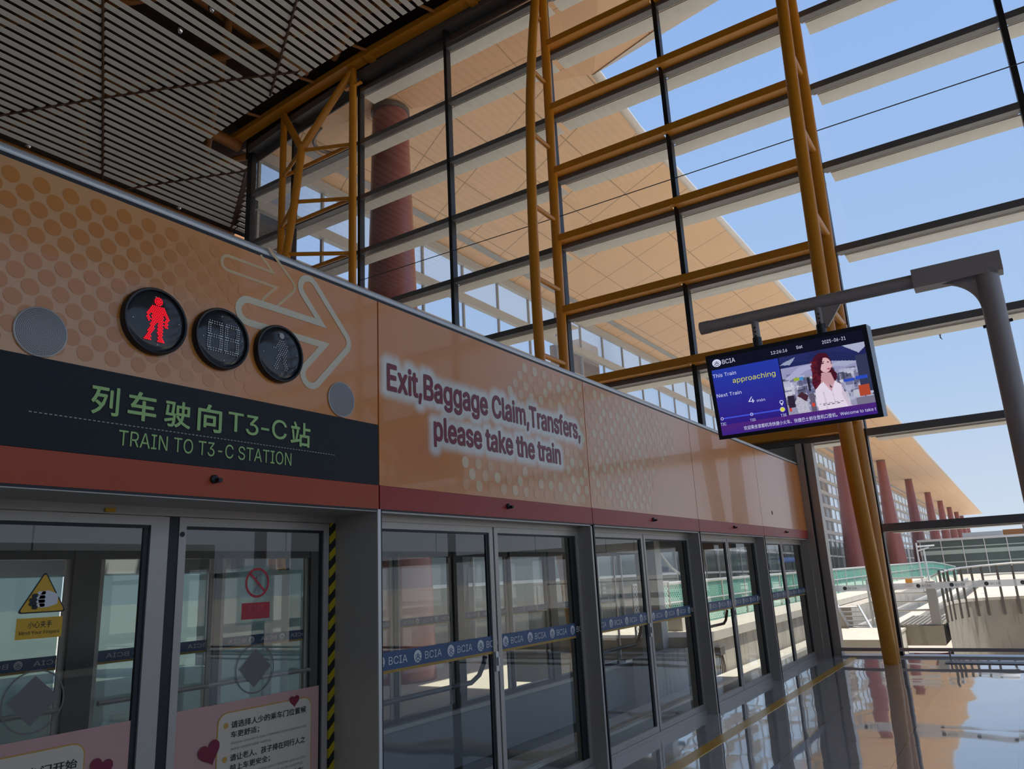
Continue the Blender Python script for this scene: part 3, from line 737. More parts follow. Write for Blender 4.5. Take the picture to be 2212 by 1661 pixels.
poster(1.345, 2.31, (1.40, 2.064, 1.031), [('请等站台门开始', 1.66, 2.036, 0.934, 0.972, 1), ('打开后再上车', 1.66, 1.98, 0.885, 0.920, 1)], [(1.63, 0.952)],
       [(2.145, 0.90, 0.055, -0.25)], 'pink poster on the left sliding door at the picture corner')

XE = -3.47
labs = ['glazed screen door bay with blue strip, below the maroon lettering', 'second blue-striped screen door bay, below the pale dots',
        'third blue-striped screen door bay, showing green fence through it', 'narrow-looking last screen door bay beside the corner window']
for k in range(1, 5):
    y0, y1 = SEAM[k]+0.025, SEAM[k+1]-0.02
    ymid = (y0+y1)/2 + 0.0
    d = thing('platform_screen_door', (XW, ymid, 0), labs[k-1], 'platform door')
    MB().box(XE-0.05, XW, y0, y1, 2.10, 2.118).box(XE-0.05, XE+0.012, y0, y1-0.03, 2.062, 2.10).build('door_head', MT['alu'], d)
    MB().box(-3.62, XW, y1-0.03, y1, 0.0, 2.12).build('jamb', MT['alu'], d)
    MB().box(XW-0.02, XW+0.002, y0-0.02, y0, 0.0, 2.12).build('jamb_gap', MT['black'], d)
    MB().box(XE-0.05, XE+0.012, y0, y1-0.03, 0.0, 0.05).build('sill', MT['alu'], d)
    a, b = y0+0.0, y1-0.03
    la = leaf(d, a, ymid-0.01, XE, 2.062, 0.05, 0.03, ymid-0.035)
    lb = leaf(d, ymid+0.01, b, XE, 2.062, 0.05, 0.10)
    pz = (1.135, 1.245)
    strip(la, a+0.05, ymid-0.06, XE-0.012, pz[0], pz[1], [a+0.14+0.36*j for j in range(4)])
    strip(lb, ymid+0.06, b-0.15, XE-0.012, pz[0], pz[1], [ymid+0.12+0.36*j for j in range(4)])
    if k < 4:
        MB().tube([(XE-0.10, a+0.06, 0.93), (XE-0.10, ymid-0.22, 0.93), (XE-0.10, ymid-0.12, 0.97), (XE-0.10, ymid-0.06, 1.04), (XE-0.09, ymid-0.05, 1.10)], 0.018, 10).build('push_bar', MT['darkframe'], d)

# ------------------------------------------------------------------ fascia panels above the doors
ORA = np.array((0.80, 0.285, 0.052)); BEI = np.array((0.72, 0.35, 0.135)); PALE = np.array((0.86, 0.52, 0.30)); DOT2 = np.array((0.85, 0.58, 0.27))
def sst(a, b, x): t = np.clip((x-a)/(b-a), 0, 1); return t*t*(3-2*t)
def base1(y, z):
    w = (1-sst(1.55, 2.75, y+0.10*(z-3)))[..., None]
    return ORA*(1-w)+BEI*w
def base2(y, z):
    w = (0.30*sst(4.6, 6.2, y)*(1-sst(8.6, 10.2, y)))[..., None]
    return ORA*(1-w)+PALE*w
txt_lines = [('Exit,Baggage Claim,Transfers,', 3.683, 6.392, 2.856, 3.104), ('please take the train', 4.167, 5.982, 2.583, 2.816)]
tq = [fit_text(*l, 0.0, 0.024) for l in txt_lines]
samp = []
for q, fs in tq:
    for f in fs:
        for i_ in range(len(f)):
            p, r_ = q[f[i_], :2], q[f[(i_+1) % len(f)], :2]
            n = max(1, int(np.hypot(*(r_-p))/0.03)); samp += [p+(r_-p)*s_/n for s_ in range(n)]
samp = np.unique(np.round(np.array(samp), 2), axis=0)
def halo(y, z):
    P_ = np.stack([np.ravel(y), np.ravel(z)], 1); d = np.empty(len(P_))
    for i_ in range(0, len(P_), 2000): d[i_:i_+2000] = np.sqrt(((P_[i_:i_+2000, None, :]-samp[None])**2).sum(-1)).min(1)
    return (1-sst(0.012, 0.088, d)).reshape(np.shape(y))
def col2(y, z, c=None):
    b = base2(y, z) if c is None else c
    h_ = halo(y, z)[..., None]*0.95
    return b*(1-h_)+np.array((0.88, 0.86, 0.76))*h_
def panel_mesh(y0, y1, z0, z1, n, m, colf):
    yy, zz = np.meshgrid(np.linspace(y0, y1, n+1), np.linspace(z0, z1, m+1))
    b = MB(); b.v = [(XW, float(a), float(c)) for a, c in zip(yy.ravel(), zz.ravel())]
    for j in range(m):
        for i_ in range(n): k_ = j*(n+1)+i_; b.f.append((k_, k_+1, k_+n+2, k_+n+1)); b.sm.append(False)
    col = colf(yy, zz).reshape(-1, 3)
    # sides and back
    nb = len(b.v)
    b.v += [(XW, y0, z0), (XW, y1, z0), (XW, y1, z1), (XW, y0, z1), (XW-0.05, y0, z0), (XW-0.05, y1, z0), (XW-0.05, y1, z1), (XW-0.05, y0, z1)]
    for f in ((0, 4, 5, 1), (1, 5, 6, 2), (2, 6, 7, 3), (3, 7, 4, 0), (4, 7, 6, 5)): b.f.append(tuple(nb+q for q in f)); b.sm.append(False)
    b.c = np.vstack([col, np.tile(ORA, (8, 1))])
    return b
flabs = ['orange fascia panel with three round signals and a black train sign', 'orange fascia panel with maroon exit and baggage lettering',
         'orange fascia panel covered with pale dots, right of the lettering', 'plain glossy orange fascia panel, fourth along the doors', 'last orange fascia panel with a small dark hole near the corner']
cfs = [base1, col2, base2, base2, base2]
ns_ = [(60, 20), (240, 100), (30, 12), (30, 12), (20, 12)]
panels = []
for k in range(5):
    y0, y1 = SEAM[k]+0.006, SEAM[k+1]-0.006
    p = thing('fascia_panel', (XW, (y0+y1)/2, 2.12), flabs[k], 'wall panel'); panels.append(p)
    zb = 2.66 if k == 0 else 2.272
    panel_mesh(y0, y1, zb, 3.508, *ns_[k], cfs[k]).build('panel_face', MT['panel'], p)
    MB().box(XW-0.05, XW+0.004, y0, y1, 2.122, 2.27).build('red_band', MT['redband1' if k == 0 else 'redband'], p)
    MB().box(XW-0.05, XW+0.002, y0, y1, 2.110, 2.122).build('drip_edge', MT['black'], p)
    ky = (2.395, 5.07, 7.964, 10.842, 13.709)[k]
    m_ = MB().lathe_x(XW+0.004, ky, 2.212, [(0.022, 0), (0.022, 0.012), (0.012, 0.018), (0.0, 0.018)], 16)
    m_.box(XW+0.015, XW+0.05, ky-0.004, ky+0.018, 2.195, 2.215); m_.build('lock', MT['black'], p)
# printed dots
def dots(parent, lst, colf, r, egg=0.0):
    b = MB(); cols = []
    for (y, z, w) in lst:
        n = 16; pts = []
        for i_ in range(n):
            a = 2*math.pi*i_/n; rr = r*(1+egg*math.cos(2*(a+0.7)))
            pts.append((y+rr*math.cos(a), z+rr*math.sin(a)))
        b.poly([(XW+0.0012, *q) for q in pts])
        yy = np.array([q[0] for q in pts]); zz = np.array([q[1] for q in pts]); cols.append(colf(yy, zz, w))
    b.c = np.vstack(cols); return b.build('printed_dots', MT['panel'], parent)
D1 = []
for i_ in range(-2, 40):
    for j in range(-2, 30):
        y = 0.76+0.0632*i_; z = 2.66+0.1195*j+(0.0597 if i_ % 2 else 0)
        # the rows lean slightly
        if 0.74 < y < 2.95 and 2.70 < z < 3.47:
            w = 1-sst(1.9, 2.75, np.array(y+0.12*(z-3)))
            w *= 0.55+0.45*rng.random() if y > 2.1 else 1
            if w > 0.05: D1.append((y, z, float(w)))
OD = np.array((0.64, 0.215, 0.022))
dots(panels[0], D1, lambda y, z, w: base1(y, z)*(1-w)+OD*w, 0.0375, 0.05)
D2 = [[], []]
for i_ in range(0, 70):
    for j in range(0, 20):
        y = 3.70+0.083*i_; z = 2.345+0.083*j
        if (i_+j) % 2: continue
        if not (2.32 < z < 3.46): continue
        ok = False
        yl = 5.25-(3.26-z)*0.72 if z < 3.26 else 5.25+(z-3.26)*0.5
        if z < 2.60: yl = 4.45
        yr = 8.95-abs(z-3.2)*1.6 if z > 2.7 else 8.15+ (z-2.7)*0.3
        if y < yl or y > yr: continue
        if 3.6 < y < 6.35 and 2.56 < z < 3.20 and not (y > 6.1 and z < 2.80) and z < 3.14+0.0*y:
            if not (z > 3.11 and y > 5.1): continue
        w = rng.choice([0.2, 0.35, 0.6, 0.85, 1.0]) if y < 7.8 else rng.choice([0.1, 0.25, 0.4, 0.6])
        for k, (a, b) in enumerate(((3.66, 6.45), (6.58, 9.35))):
            if a < y < b: D2[k].append((y, z, float(w)))
DC2 = np.array((0.84, 0.60, 0.32))
dots(panels[1], D2[0], lambda y, z, w: col2(y, z, base2(y, z)*(1-w)+DC2*w), 0.044)
dots(panels[2], D2[1], lambda y, z, w: base2(y, z)*(1-w)+DC2*w, 0.044)
for q, fs in tq: MB().add([(XW+0.0025+float(d), float(a), float(c)) for a, c, d in q], fs).build('lettering', MT['maroon'], panels[1])
MB().poly(ngon(13.0, 2.505, 0.035, 20, wall(XW+0.002))).build('hole', MT['black'], panels[4])
# black sign band with green lettering
sb = MB().box(XW-0.05, XW+0.003, SEAM[0]+0.006, SEAM[1]-0.006, 2.272, 2.66).build('sign_band', MT['sign'], panels[0])
b = MB(); fn = wall(XW+0.006)
for ch, y0, y1, z0, z1 in (('列', 1.750, 1.879, 2.453, 2.588), ('车', 1.920, 2.062, 2.452, 2.590), ('驶', 2.103, 2.245, 2.446, 2.578), ('向', 2.283, 2.425, 2.448, 2.590),
                           ('T', 2.462, 2.558, 2.470, 2.572), ('3', 2.573, 2.655, 2.465, 2.572), ('-', 2.672, 2.726, 2.503, 2.516), ('C', 2.745, 2.848, 2.466, 2.575), ('站', 2.876, 3.022, 2.442, 2.583)):
    add_text(b, ch, y0, y1, z0, z1, fn, 0.0, 0.018 if ord(ch) > 200 else 0.006)
b.build('lettering', MT['green_txt'], sb)
add_text(MB(), 'TRAIN TO T3-C STATION', 1.889, 2.886, 2.326, 2.398, fn).build('lettering', MT['green_txt'], sb)
b = MB(); y = 1.50
while y < 3.22: b.poly(rect(y, y+0.012, 2.4205, 2.4245, fn)); y += 0.0205
b.build('dashed_line', MT['grey_txt'], sb)
# arrows printed on the first panel
def arrow(pts, w, fn, name, m, cut=None):
    vs, fs = stroke(pts, w, True)
    if cut: fs = [f for f in fs if not cut((sum((vs[i_] for i_ in f), Vector((0, 0)))/4))]
    MB().add([fn(*p) for p in vs], fs).build(name, m, panels[0])
def capsule_arrow(tail, head_top, tip, head_bot, r):
    """outline of a chevron arrow with round ends: shaft from tail, head arms to head_top and head_bot"""
    t0, a, p, c = (Vector(q) for q in (tail, head_top, tip, head_bot))
    def arc(ctr, a0, a1, n=10): return [(ctr.x+r*math.cos(a0+(a1-a0)*i_/n), ctr.y+r*math.sin(a0+(a1-a0)*i_/n)) for i_ in range(n+1)]
    o = []
    du = (p-a).normalized(); nu = Vector((-du.y, du.x))     # left normal of upper arm (pointing out/right-up)
    dl = (c-p).normalized(); nl = Vector((-dl.y, dl.x))
    # tail end (left round), going round from bottom to top
    o += arc(t0, -math.pi/2, -3*math.pi/2)
    # along top of shaft to the inner corner with the upper arm
    k = ((t0.y+r)-(a+(-nu)*r).y)/du.y if abs(du.y) > 1e-6 else 0
    o.append(tuple(a-nu*r+du*k))
    o += arc(a, math.atan2(-nu.y, -nu.x), math.atan2(-nu.y, -nu.x)-math.pi)
    o += arc(p, math.atan2(nu.y, nu.x), math.atan2(nl.y, nl.x), 6)
    o += arc(c, math.atan2(nl.y, nl.x), math.atan2(nl.y, nl.x)-math.pi)
    k = ((t0.y-r)-(c-nl*r).y)/dl.y
    o.append(tuple(c-nl*r+dl*k))
    return o
big = capsule_arrow((2.565, 3.155), (2.995, 3.415), (3.265, 3.145), (3.025, 2.880), 0.066)
small = capsule_arrow((2.425, 3.392), (2.66, 3.545), (2.845, 3.388), (2.70, 3.236), 0.042)
arrow(small, 0.017, wall(XW+0.0016), 'printed_arrow', MT['cream_dim'], lambda c: c.y > 3.50 or (c.x > 2.945) or (c.x < 2.9 and c.y < 3.221))
arrow(big, 0.040, wall(XW+0.0024), 'printed_arrow', MT['cream'])

# signals and speakers set into the panel
def signal(name, y, z, r, lab):
    s_ = thing(name, (XW, y, z), lab, 'signal light')
    MB().lathe_x(XW, y, z, [(r+0.003, 0.0), (r+0.003, 0.028), (r-0.002, 0.036), (r-0.011, 0.034), (r-0.013, 0.020)], 56).build('rim', MT['rim'], s_)
    prof = [(r-0.012, 0.020)]+[((r-0.012)*math.cos(a), 0.020+0.014*math.sin(a)) for a in (0.3, 0.6, 0.9, 1.2)]+[(0.0, 0.0342)]
    MB().lathe_x(XW, y, z, prof, 56).build('lens', MT['lens'], s_)
    b = MB()
    for a in range(4): b.poly(ngon(y+(r-0.045)*math.cos(a*math.pi/2+0.1), z+(r-0.045)*math.sin(a*math.pi/2+0.1), 0.003, 8, wall(XW+0.031)))
    b.build('screw', MT['led_off'], s_)
    return s_
def inpoly(x, y, P):
    c = False
    for i_ in range(len(P)):
        (x1, y1), (x2, y2) = P[i_-1], P[i_]
        if (y1 > y) != (y2 > y) and x < (x2-x1)*(y-y1)/(y2-y1)+x1: c = not c
    return c
def leds(s_, polys, y, z, m, pitch, rad, circles=(), jit=0.0):
    b = MB()
    n = int(0.3/pitch)
    for i_ in range(-n, n+1):
        for j in range(-n, n+1):
            a = (i_+(0.5 if j % 2 else 0))*pitch; c = j*pitch*0.87
            if any(inpoly(a, c, P) for P in polys):
                b.poly(ngon(y+a, z+c, rad, 8, wall(XW+0.037)))
    for (cx, cz, cr) in circles:      # round head: rings of lamps
        for k, n_ in ((0, 1), (1, 6), (2, 12)):
            for q in range(n_): b.poly(ngon(y+cx+cr*k/2.3*math.cos(6.2832*q/n_), z+cz+cr*k/2.3*math.sin(6.2832*q/n_), rad, 8, wall(XW+0.037)))
    return b.build('led_figure', m, s_)
man = [[(-0.030, 0.072), (0.030, 0.072), (0.034, -0.005), (-0.030, -0.005)], [(-0.028, 0.0), (0.002, 0.0), (-0.034, -0.098), (-0.058, -0.098)], [(-0.058, -0.090), (-0.030, -0.090), (-0.026, -0.106), (-0.062, -0.106)],
       [(0.002, 0.0), (0.034, 0.0), (0.034, -0.10), (0.006, -0.10)], [(0.006, -0.09), (0.034, -0.09), (0.046, -0.108), (0.006, -0.108)],
       [(-0.030, 0.072), (-0.018, 0.055), (-0.040, 0.02), (-0.034, -0.012), (-0.048, -0.012), (-0.058, 0.022)], [(0.030, 0.072), (0.020, 0.055), (0.040, 0.02), (0.038, -0.028), (0.054, -0.028), (0.060, 0.022)]]
s1 = signal('stop_signal', 2.017, 2.947, 0.164, 'lit red standing man in the largest round signal')
leds(s1, man, 2.017, 2.947, MT['led_red'], 0.0098, 0.0041, [(0.0, 0.096, 0.021)])
s2 = signal('countdown_signal', 2.392, 2.948, 0.163, 'unlit round countdown signal with dotted double digits, middle of three')
b = MB()
for cx in (-0.052, 0.050):
    w, h_ = 0.036, 0.072
    seg = [((-w, h_), (w, h_)), ((-w, 0), (w, 0)), ((-w, -h_), (w, -h_)), ((-w, 0.008), (-w, h_-0.006)), ((w, 0.008), (w, h_-0.006)), ((-w, -h_+0.006), (-w, -0.008)), ((w, -h_+0.006), (w, -0.008))]
    for (p, q) in seg:
        for off in (-0.006, 0.006):
            for i_ in range(6):
                t = i_/5; a = p[0]+(q[0]-p[0])*t; c = p[1]+(q[1]-p[1])*t
                if p[0] == q[0]: a += off
                else: c += off
                b.poly(ngon(2.392+cx+a, 2.948+c, 0.0034, 6, wall(XW+0.037)))
b.build('led_digits', MT['led_off'], s2)
walk = [[(-0.022, 0.075), (0.022, 0.078), (0.024, -0.01), (-0.024, -0.01)], [(-0.024, 0.0), (0.004, 0.0), (-0.024, -0.105), (-0.055, -0.105)], [(0.0, 0.0), (0.026, 0.0), (0.056, -0.105), (0.026, -0.105)],
        [(-0.02, 0.07), (-0.012, 0.05), (-0.044, 0.012), (-0.060, 0.018)], [(0.02, 0.07), (0.030, 0.045), (0.044, 0.05), (0.036, -0.02), (0.024, -0.01)]]
s3 = signal('walk_signal', 2.771, 2.951, 0.163, 'unlit round signal with a dotted walking man, rightmost of three')
leds(s3, walk, 2.771, 2.951, MT['led_off'], 0.0135, 0.0030, [(0.0, 0.102, 0.016)])
for y, z, lab in ((1.514, 2.770, 'round grey perforated speaker left of the red signal'), (3.267, 2.772, 'round grey perforated speaker below the arrow tip')):
    s_ = thing('speaker_grille', (XW, y, z), lab, 'speaker')
    MB().lathe_x(XW, y, z, [(0.110, 0.0), (0.110, 0.008), (0.104, 0.010)], 48).build('rim', MT['alu'], s_)
    MB().lathe_x(XW, y, z, [(0.104, 0.010), (0.07, 0.013), (0.03, 0.0145), (0.0, 0.015)], 48).build('perforated_cover', MT['grille'], s_)
# white cap along the top
struct('trim_5', MB().box(XW-0.06, XW-0.004, 0.69, 15.36, 3.508, 3.53), MT['black'])
struct('trim_6', MB().tube([(XW-0.045, -14, 3.553), (XW-0.045, 15.42, 3.553)], 0.034, 16), MT['alu_light'])
struct('wall_screen', MB().box(-3.62, -3.40, 0.70, 15.36, 2.13, 3.50), MT['grey_paint'])

# ================================================================== DISPLAY SCREEN AND ITS STAND
ds = thing('display_stand', (0.135, 6.12, 0), 'grey steel post with a curved gusset and long overhead arm holding the screen', 'stand')
PY = 6.14; k6 = PY/6.0
MB().tube([(0.138, PY, 0.0), (0.138, PY, 3.60)], 0.072, 24).build('post', MT['stand'], ds)
MB().tube([(0.138, PY, 0.0), (0.138, PY, 0.025)], 0.14, 24).build('base_plate', MT['stand'], ds)
MB().tube([(-1.955, PY, 3.652), (-0.10, PY, 3.652)], 0.052, 20).build('arm', MT['stand'], ds)
MB().tube([(-1.965, PY, 3.652), (-1.88, PY, 3.652)], 0.055, 20).build('arm_cap', MT['stand'], ds)
MB().box(-0.325, 0.238, PY-0.07, PY+0.07, 3.578, 3.722).build('arm_socket', MT['stand'], ds)
gp = [(-0.325, PY-0.02, 3.60), (-0.325, PY-0.02, 3.578)]
for i_ in range(13):
    a = math.pi/2*(i_/12); gp.append((-0.18+0.245*math.sin(a), PY-0.02, 3.345+0.235*math.cos(a)))
gp += [(0.10, PY-0.02, 3.345), (0.10, PY-0.02, 3.60)]
MB().prism(gp, (0, 0.04, 0)).build('gusset', MT['stand'], ds)
for x in (-1.508, -1.008):
    MB().tube([(x, PY, 3.62), (x, PY, 3.42)], 0.030, 14).build('hanger', MT['stand'], ds)
    MB().tube([(x, PY, 3.47), (x, PY, 3.37)], 0.036, 14).build('hanger_collar', MT['darkframe'], ds)
    m_ = MB()
    for z in (3.48, 3.515, 3.55): m_.poly(ngon(x, z, 0.008, 10, face(PY-0.0305)))
    m_.build('bolt_holes', MT['black'], ds)
MB().prism([(-0.98, PY-0.012, 3.44), (-0.955, PY-0.012, 3.44), (-0.84, PY-0.012, 3.60), (-0.98, PY-0.012, 3.62)], (0, 0.024, 0)).build('hanger_brace', MT['stand'], ds)
MB().tube([(0.05, PY, 3.21), (0.23, PY, 3.225)], 0.012, 8).build('post_bolt', MT['darkframe'], ds)

TO = Vector((-1.909, 6.0, 3.362)); TW, TH = 1.236, 0.698
tdown = Vector((0, 0.12, -0.688)).normalized(); tn = Vector((0, -tdown.z*-1, 0)); tn = Vector((1, 0, 0)).cross(tdown).normalized()
if tn.y > 0: tn = -tn
# top-left corner origin; lx right, lz up from the bottom edge
def scr(d): return lambda lx, lz: tuple(TO+Vector((lx, 0, 0))+tdown*(TH-lz)+tn*d)
tv = thing('display_screen', (-1.29, 6.15, 2.67), 'hanging information screen showing train times and a woman in white', 'screen')
f = scr(0.0)
fr = [f(0, 0), f(TW, 0), f(TW, TH), f(0, TH)]
MB().prism([Vector(q) for q in fr], -tn*0.25).build('housing', MT['tvside'], tv)
b = MB(); inn = 0.026
b.prism([Vector(scr(0.0005)(*q)) for q in ((0, 0), (TW, 0), (TW, TH), (0, TH))], tn*0.006)
bez = b.build('bezel', MT['tvcase'], tv)
# picture: small coloured cells given off by the panel
def cells(lx0, lx1, lz0, lz1, img, d, name, parent):
    m_, n_ = img.shape[:2]
    b = MB(); xs_ = np.linspace(lx0, lx1, n_+1); zs_ = np.linspace(lz1, lz0, m_+1); fn = scr(d)
    b.v = [fn(float(x), float(z)) for z in zs_ for x in xs_]
    for j in range(m_):
        for i_ in range(n_): k_ = j*(n_+1)+i_; b.f.append((k_, k_+n_+1, k_+n_+2, k_+1)); b.sm.append(False)
    o = b.build(name, SCR, parent)
    a = o.data.color_attributes.new('Col', 'FLOAT_COLOR', 'CORNER')
    cc = np.ones((m_*n_, 4, 4), dtype=np.float32); cc[:, :, :3] = img.reshape(-1, 1, 3); a.data.foreach_set('color', cc.ravel())
    return o
SCR = emit('screen_light', (1, 1, 1), 0.95, True)
def srgb(r, g, b): return np.array([(c/255/12.92 if c/255 <= 0.04045 else ((c/255+0.055)/1.055)**2.4) for c in (r, g, b)])
screen = MB().poly([scr(0.0075)(*q) for q in ((0.03, 0.03), (1.205, 0.03), (1.205, 0.665), (0.03, 0.665))]).build('screen', emit('screen_dark_field', tuple(srgb(17, 18, 36)), 1.0), tv)
gz = np.linspace(0, 1, 24)[:, None, None]; gx = np.linspace(0, 1, 24)[None, :, None]
lp = srgb(38, 58, 165)*(1-gz)+srgb(48, 32, 128)*gz; lp = lp*(1+0*gx)
cells(0.033, 0.569, 0.115, 0.570, lp, 0.009, 'timetable_field', screen)
tk = srgb(78, 38, 120)*(1-gz)+srgb(62, 36, 130)*gz; tk = tk*(1+0*gx)
cells(0.031, 1.201, 0.030, 0.115, tk, 0.009, 'ticker_field', screen)
# video picture
n_, m_ = 150, 112
u, v = np.meshgrid((np.arange(n_)+.5)/n_, 1-(np.arange(m_)+.5)/m_)
img = np.zeros((m_, n_, 3)); img[:] = srgb(150, 150, 190)
def put(mask, c, a=1.0): img[mask] = img[mask]*(1-a)+np.array(c)*a
def P2(pts):
    c = np.zeros(u.shape, bool)
    for i_ in range(len(pts)):
        (x1, y1), (x2, y2) = pts[i_-1], pts[i_]
        c ^= ((y1 > v) != (y2 > v)) & (u < (x2-x1)*(v-y1)/((y2-y1) if y2 != y1 else 1e-9)+x1)
    return c
def E2(cx, cy_, rx, ry): return ((u-cx)/rx)**2+((v-cy_)/ry)**2 < 1
put(v < 0.62, srgb(150, 148, 178))
for i_ in range(150):
    cx, cy2 = rng.random(), 0.12+0.52*rng.random(); w, h2 = 0.01+0.05*rng.random(), 0.01+0.07*rng.random()
    c = [srgb(60, 62, 90), srgb(175, 178, 205), srgb(95, 98, 135), srgb(205, 205, 220), srgb(40, 40, 62)][rng.integers(5)]
    put((abs(u-cx) < w) & (abs(v-cy2) < h2), c, 0.75)
put(v > 0.80, srgb(34, 40, 92)); put(P2([(0, .55), (0, .9), (0.3, .86), (0.72, .78), (1, .95), (1, 1), (0, 1)]), srgb(40, 46, 100))
put(P2([(0.02, .60), (0.22, .78), (0.5, .80), (0.5, .74), (0.3, .70), (0.1, .58)]), srgb(170, 170, 205))
put(P2([(0.75, 1), (1, 1), (1, .92), (0.92, .84)]), srgb(170, 176, 205)); put(P2([(0, .86), (0.05, .90), (0.2, .96), (0.12, .84)]), srgb(150, 160, 190))
put(P2([(0.58, .70), (0.62, .74), (0.86, .82), (0.9, .70), (0.75, .66)]), srgb(165, 170, 200)); put(P2([(0.44, 1), (0.92, .84), (0.95, .70), (0.55, .80), (0.3, .90)]), srgb(36, 42, 90))
put((u > 0.87) & (v > .2) & (v < .8), srgb(52, 58, 88)); put((u > 0.70) & (u < .82) & (v > .40) & (v < .45), srgb(45, 75, 190)); put((u > 0.83) & (u < .97) & (v > .41) & (v < .46), srgb(45, 75, 190))
put((u > 0.845) & (u < .965) & (v > .13) & (v < .31), srgb(175, 72, 50)); put((u > 0.80) & (v < .12), srgb(120, 116, 140))
put((u > .02) & (u < .10) & (v > .12) & (v < .32), srgb(44, 34, 54)); put(P2([(.12, 0), (.10, .2), (.15, .30), (.24, .2), (.26, 0)]), srgb(190, 188, 205)); put(P2([(.14, .30), (.20, .36), (.27, .28), (.24, .18)]), srgb(70, 38, 50))
put((u > .28) & (u < .34) & (v > 0) & (v < .3), srgb(100, 92, 112)); put((u > .02) & (u < .05) & (v > .05) & (v < .12), srgb(210, 70, 50)); put((u > .295) & (u < .325) & (v > .08) & (v < .14), srgb(210, 70, 50))
put((u > .285) & (u < .315) & (v > .35) & (v < .58), srgb(36, 34, 52))
put((u > .62) & (u < .66) & (v > .1) & (v < .42), srgb(88, 72, 90)); put((u > .63) & (u < .66) & (v > .20) & (v < .25), srgb(200, 70, 50))
put((u > .13) & (u < .20) & (v > .55) & (v < .61), srgb(150, 170, 60)); put((u > .20) & (u < .25) & (v > .55) & (v < .61), srgb(70, 140, 200))
# the woman on the screen
put(P2([(.40, .88), (.47, .95), (.56, .93), (.60, .80), (.60, .66), (.64, .56), (.62, .46), (.50, .42), (.36, .36), (.34, .46), (.36, .62), (.36, .76)]), srgb(72, 22, 40))
for i_ in range(60):
    a, c = 0.36+0.1*rng.random(), 0.38+0.45*rng.random(); put(E2(a, c, 0.014, 0.018), srgb(105, 32, 46), 0.55)
put(P2([(.46, .62), (.57, .60), (.60, .44), (.545, .33), (.44, .44)]), srgb(196, 150, 160))
put(E2(.525, .735, .070, .125), srgb(218, 176, 184)); put(P2([(.575, .78), (.612, .70), (.590, .68), (.57, .70)]), srgb(214, 168, 176))
put(P2([(.45, .86), (.52, .88), (.47, .70), (.46, .56), (.42, .6)]), srgb(62, 20, 36)); put(E2(.50, .765, .016, .010), srgb(60, 34, 48)); put(E2(.562, .775, .012, .010), srgb(60, 34, 48))
put(E2(.555, .665, .022, .010), srgb(170, 70, 84)); put(P2([(.475, .790), (.52, .80), (.52, .788), (.475, .778)]), srgb(70, 36, 46))
put(P2([(.36, .34), (.43, .44), (.47, .46), (.545, .30), (.60, .45), (.66, .38), (.70, .18), (.74, 0), (.36, 0), (.35, .2)]), srgb(226, 214, 232))
put(P2([(.47, .45), (.545, .28), (.598, .45), (.56, .40), (.54, .36), (.51, .42)]), srgb(205, 160, 170)); put(P2([(.66, .36), (.685, .24), (.74, .0), (.70, 0), (.655, .2)]), srgb(205, 190, 212))
put(P2([(.44, .30), (.46, .30), (.47, 0), (.455, 0)]), srgb(206, 194, 215)); put(P2([(.545, .30), (.555, .28), (.57, .05), (.56, .05)]), srgb(202, 190, 214))
put(P2([(.535, .40), (.56, .36), (.55, .34), (.53, .36)]), srgb(70, 50, 70))
put((v > .07) & (v < .085) & (u > .42) & (u < .62) & ((u*90).astype(int) % 5 > 1), srgb(120, 110, 140)); put((v > .095) & (v < .11) & (u > .38) & (u < .66) & ((u*90).astype(int) % 6 > 1), srgb(120, 110, 140))
put((v < .45) & (u < .35) & (rng.random(u.shape) > .8), srgb(60, 60, 90), .35)
cells(0.576, 1.201, 0.115, 0.572, img, 0.009, 'video_picture', screen)
# on-screen lettering
fs1 = scr(0.0105); WHT = emit('screen_white', tuple(srgb(205, 208, 235)), 1.0)
b = MB(); bd = MB()
logo(b, bd, 0.0865, 0.624, 0.031, fs1, scr(0.0115), 1, 0.037); add_text(b, 'BCIA', 0.133, 0.238, 0.606, 0.650-0.008, fs1)
for s_, a, c, z0, z1 in (('12:26:16', .525, .650, .607, .632), ('Sat', .720, .767, .612, .636), ('2025-06-21', .913, 1.081, .612, .638),
                         ('This Train', .036, .228, .506, .536), ('Next Train', .041, .244, .343, .372), ('4', .287, .335, .257, .306), ('min', .353, .417, .257, .279),
                         ('T3C', .033, .079, .111, .134), ('T3D', .274, .317, .111, .131), ('T3E', .515, .559, .111, .132),
                         ('欢迎乘坐首都机场快捷小火车、快捷巴士前往登机口登机。', .214, .925, .050, .082), ('Welcome to take t', .945, 1.195, .055, .078)):
    add_text(MB(), s_, a, c, z0, z1, fs1).build('screen_text', WHT, screen)
for x in (.053, .294): ringfaces(b, ngon(x, .167, .012, 20, fs1), ngon(x, .167, .008, 20, fs1))
ringfaces(b, ngon(.536, .167, .019, 22, fs1), ngon(.536, .167, .016, 22, fs1))
ringfaces(b, ngon(.538, .226, .015, 20, fs1), ngon(.538, .226, .010, 20, fs1)); b.poly([fs1(.526, .216), fs1(.538, .196), fs1(.550, .216)])
b.build('screen_symbols', WHT, screen); bd.build('emblem_lines', emit('screen_black', tuple(srgb(17, 18, 36)), 1), screen)
b = MB(); add_text(b, 'approaching', .190, .531, .428, .480, fs1); b.poly(ngon(.536, .167, .016, 22, fs1)); b.build('yellow_lettering', emit('screen_yellow', tuple(srgb(205, 205, 75)), 1), screen)
b = MB(); b.poly([scr(0.0098)(*q) for q in ((.06, .162), (.53, .162), (.53, .172), (.06, .172))]); b.build('route_line', emit('screen_blue', tuple(srgb(66, 84, 215)), 1), screen)

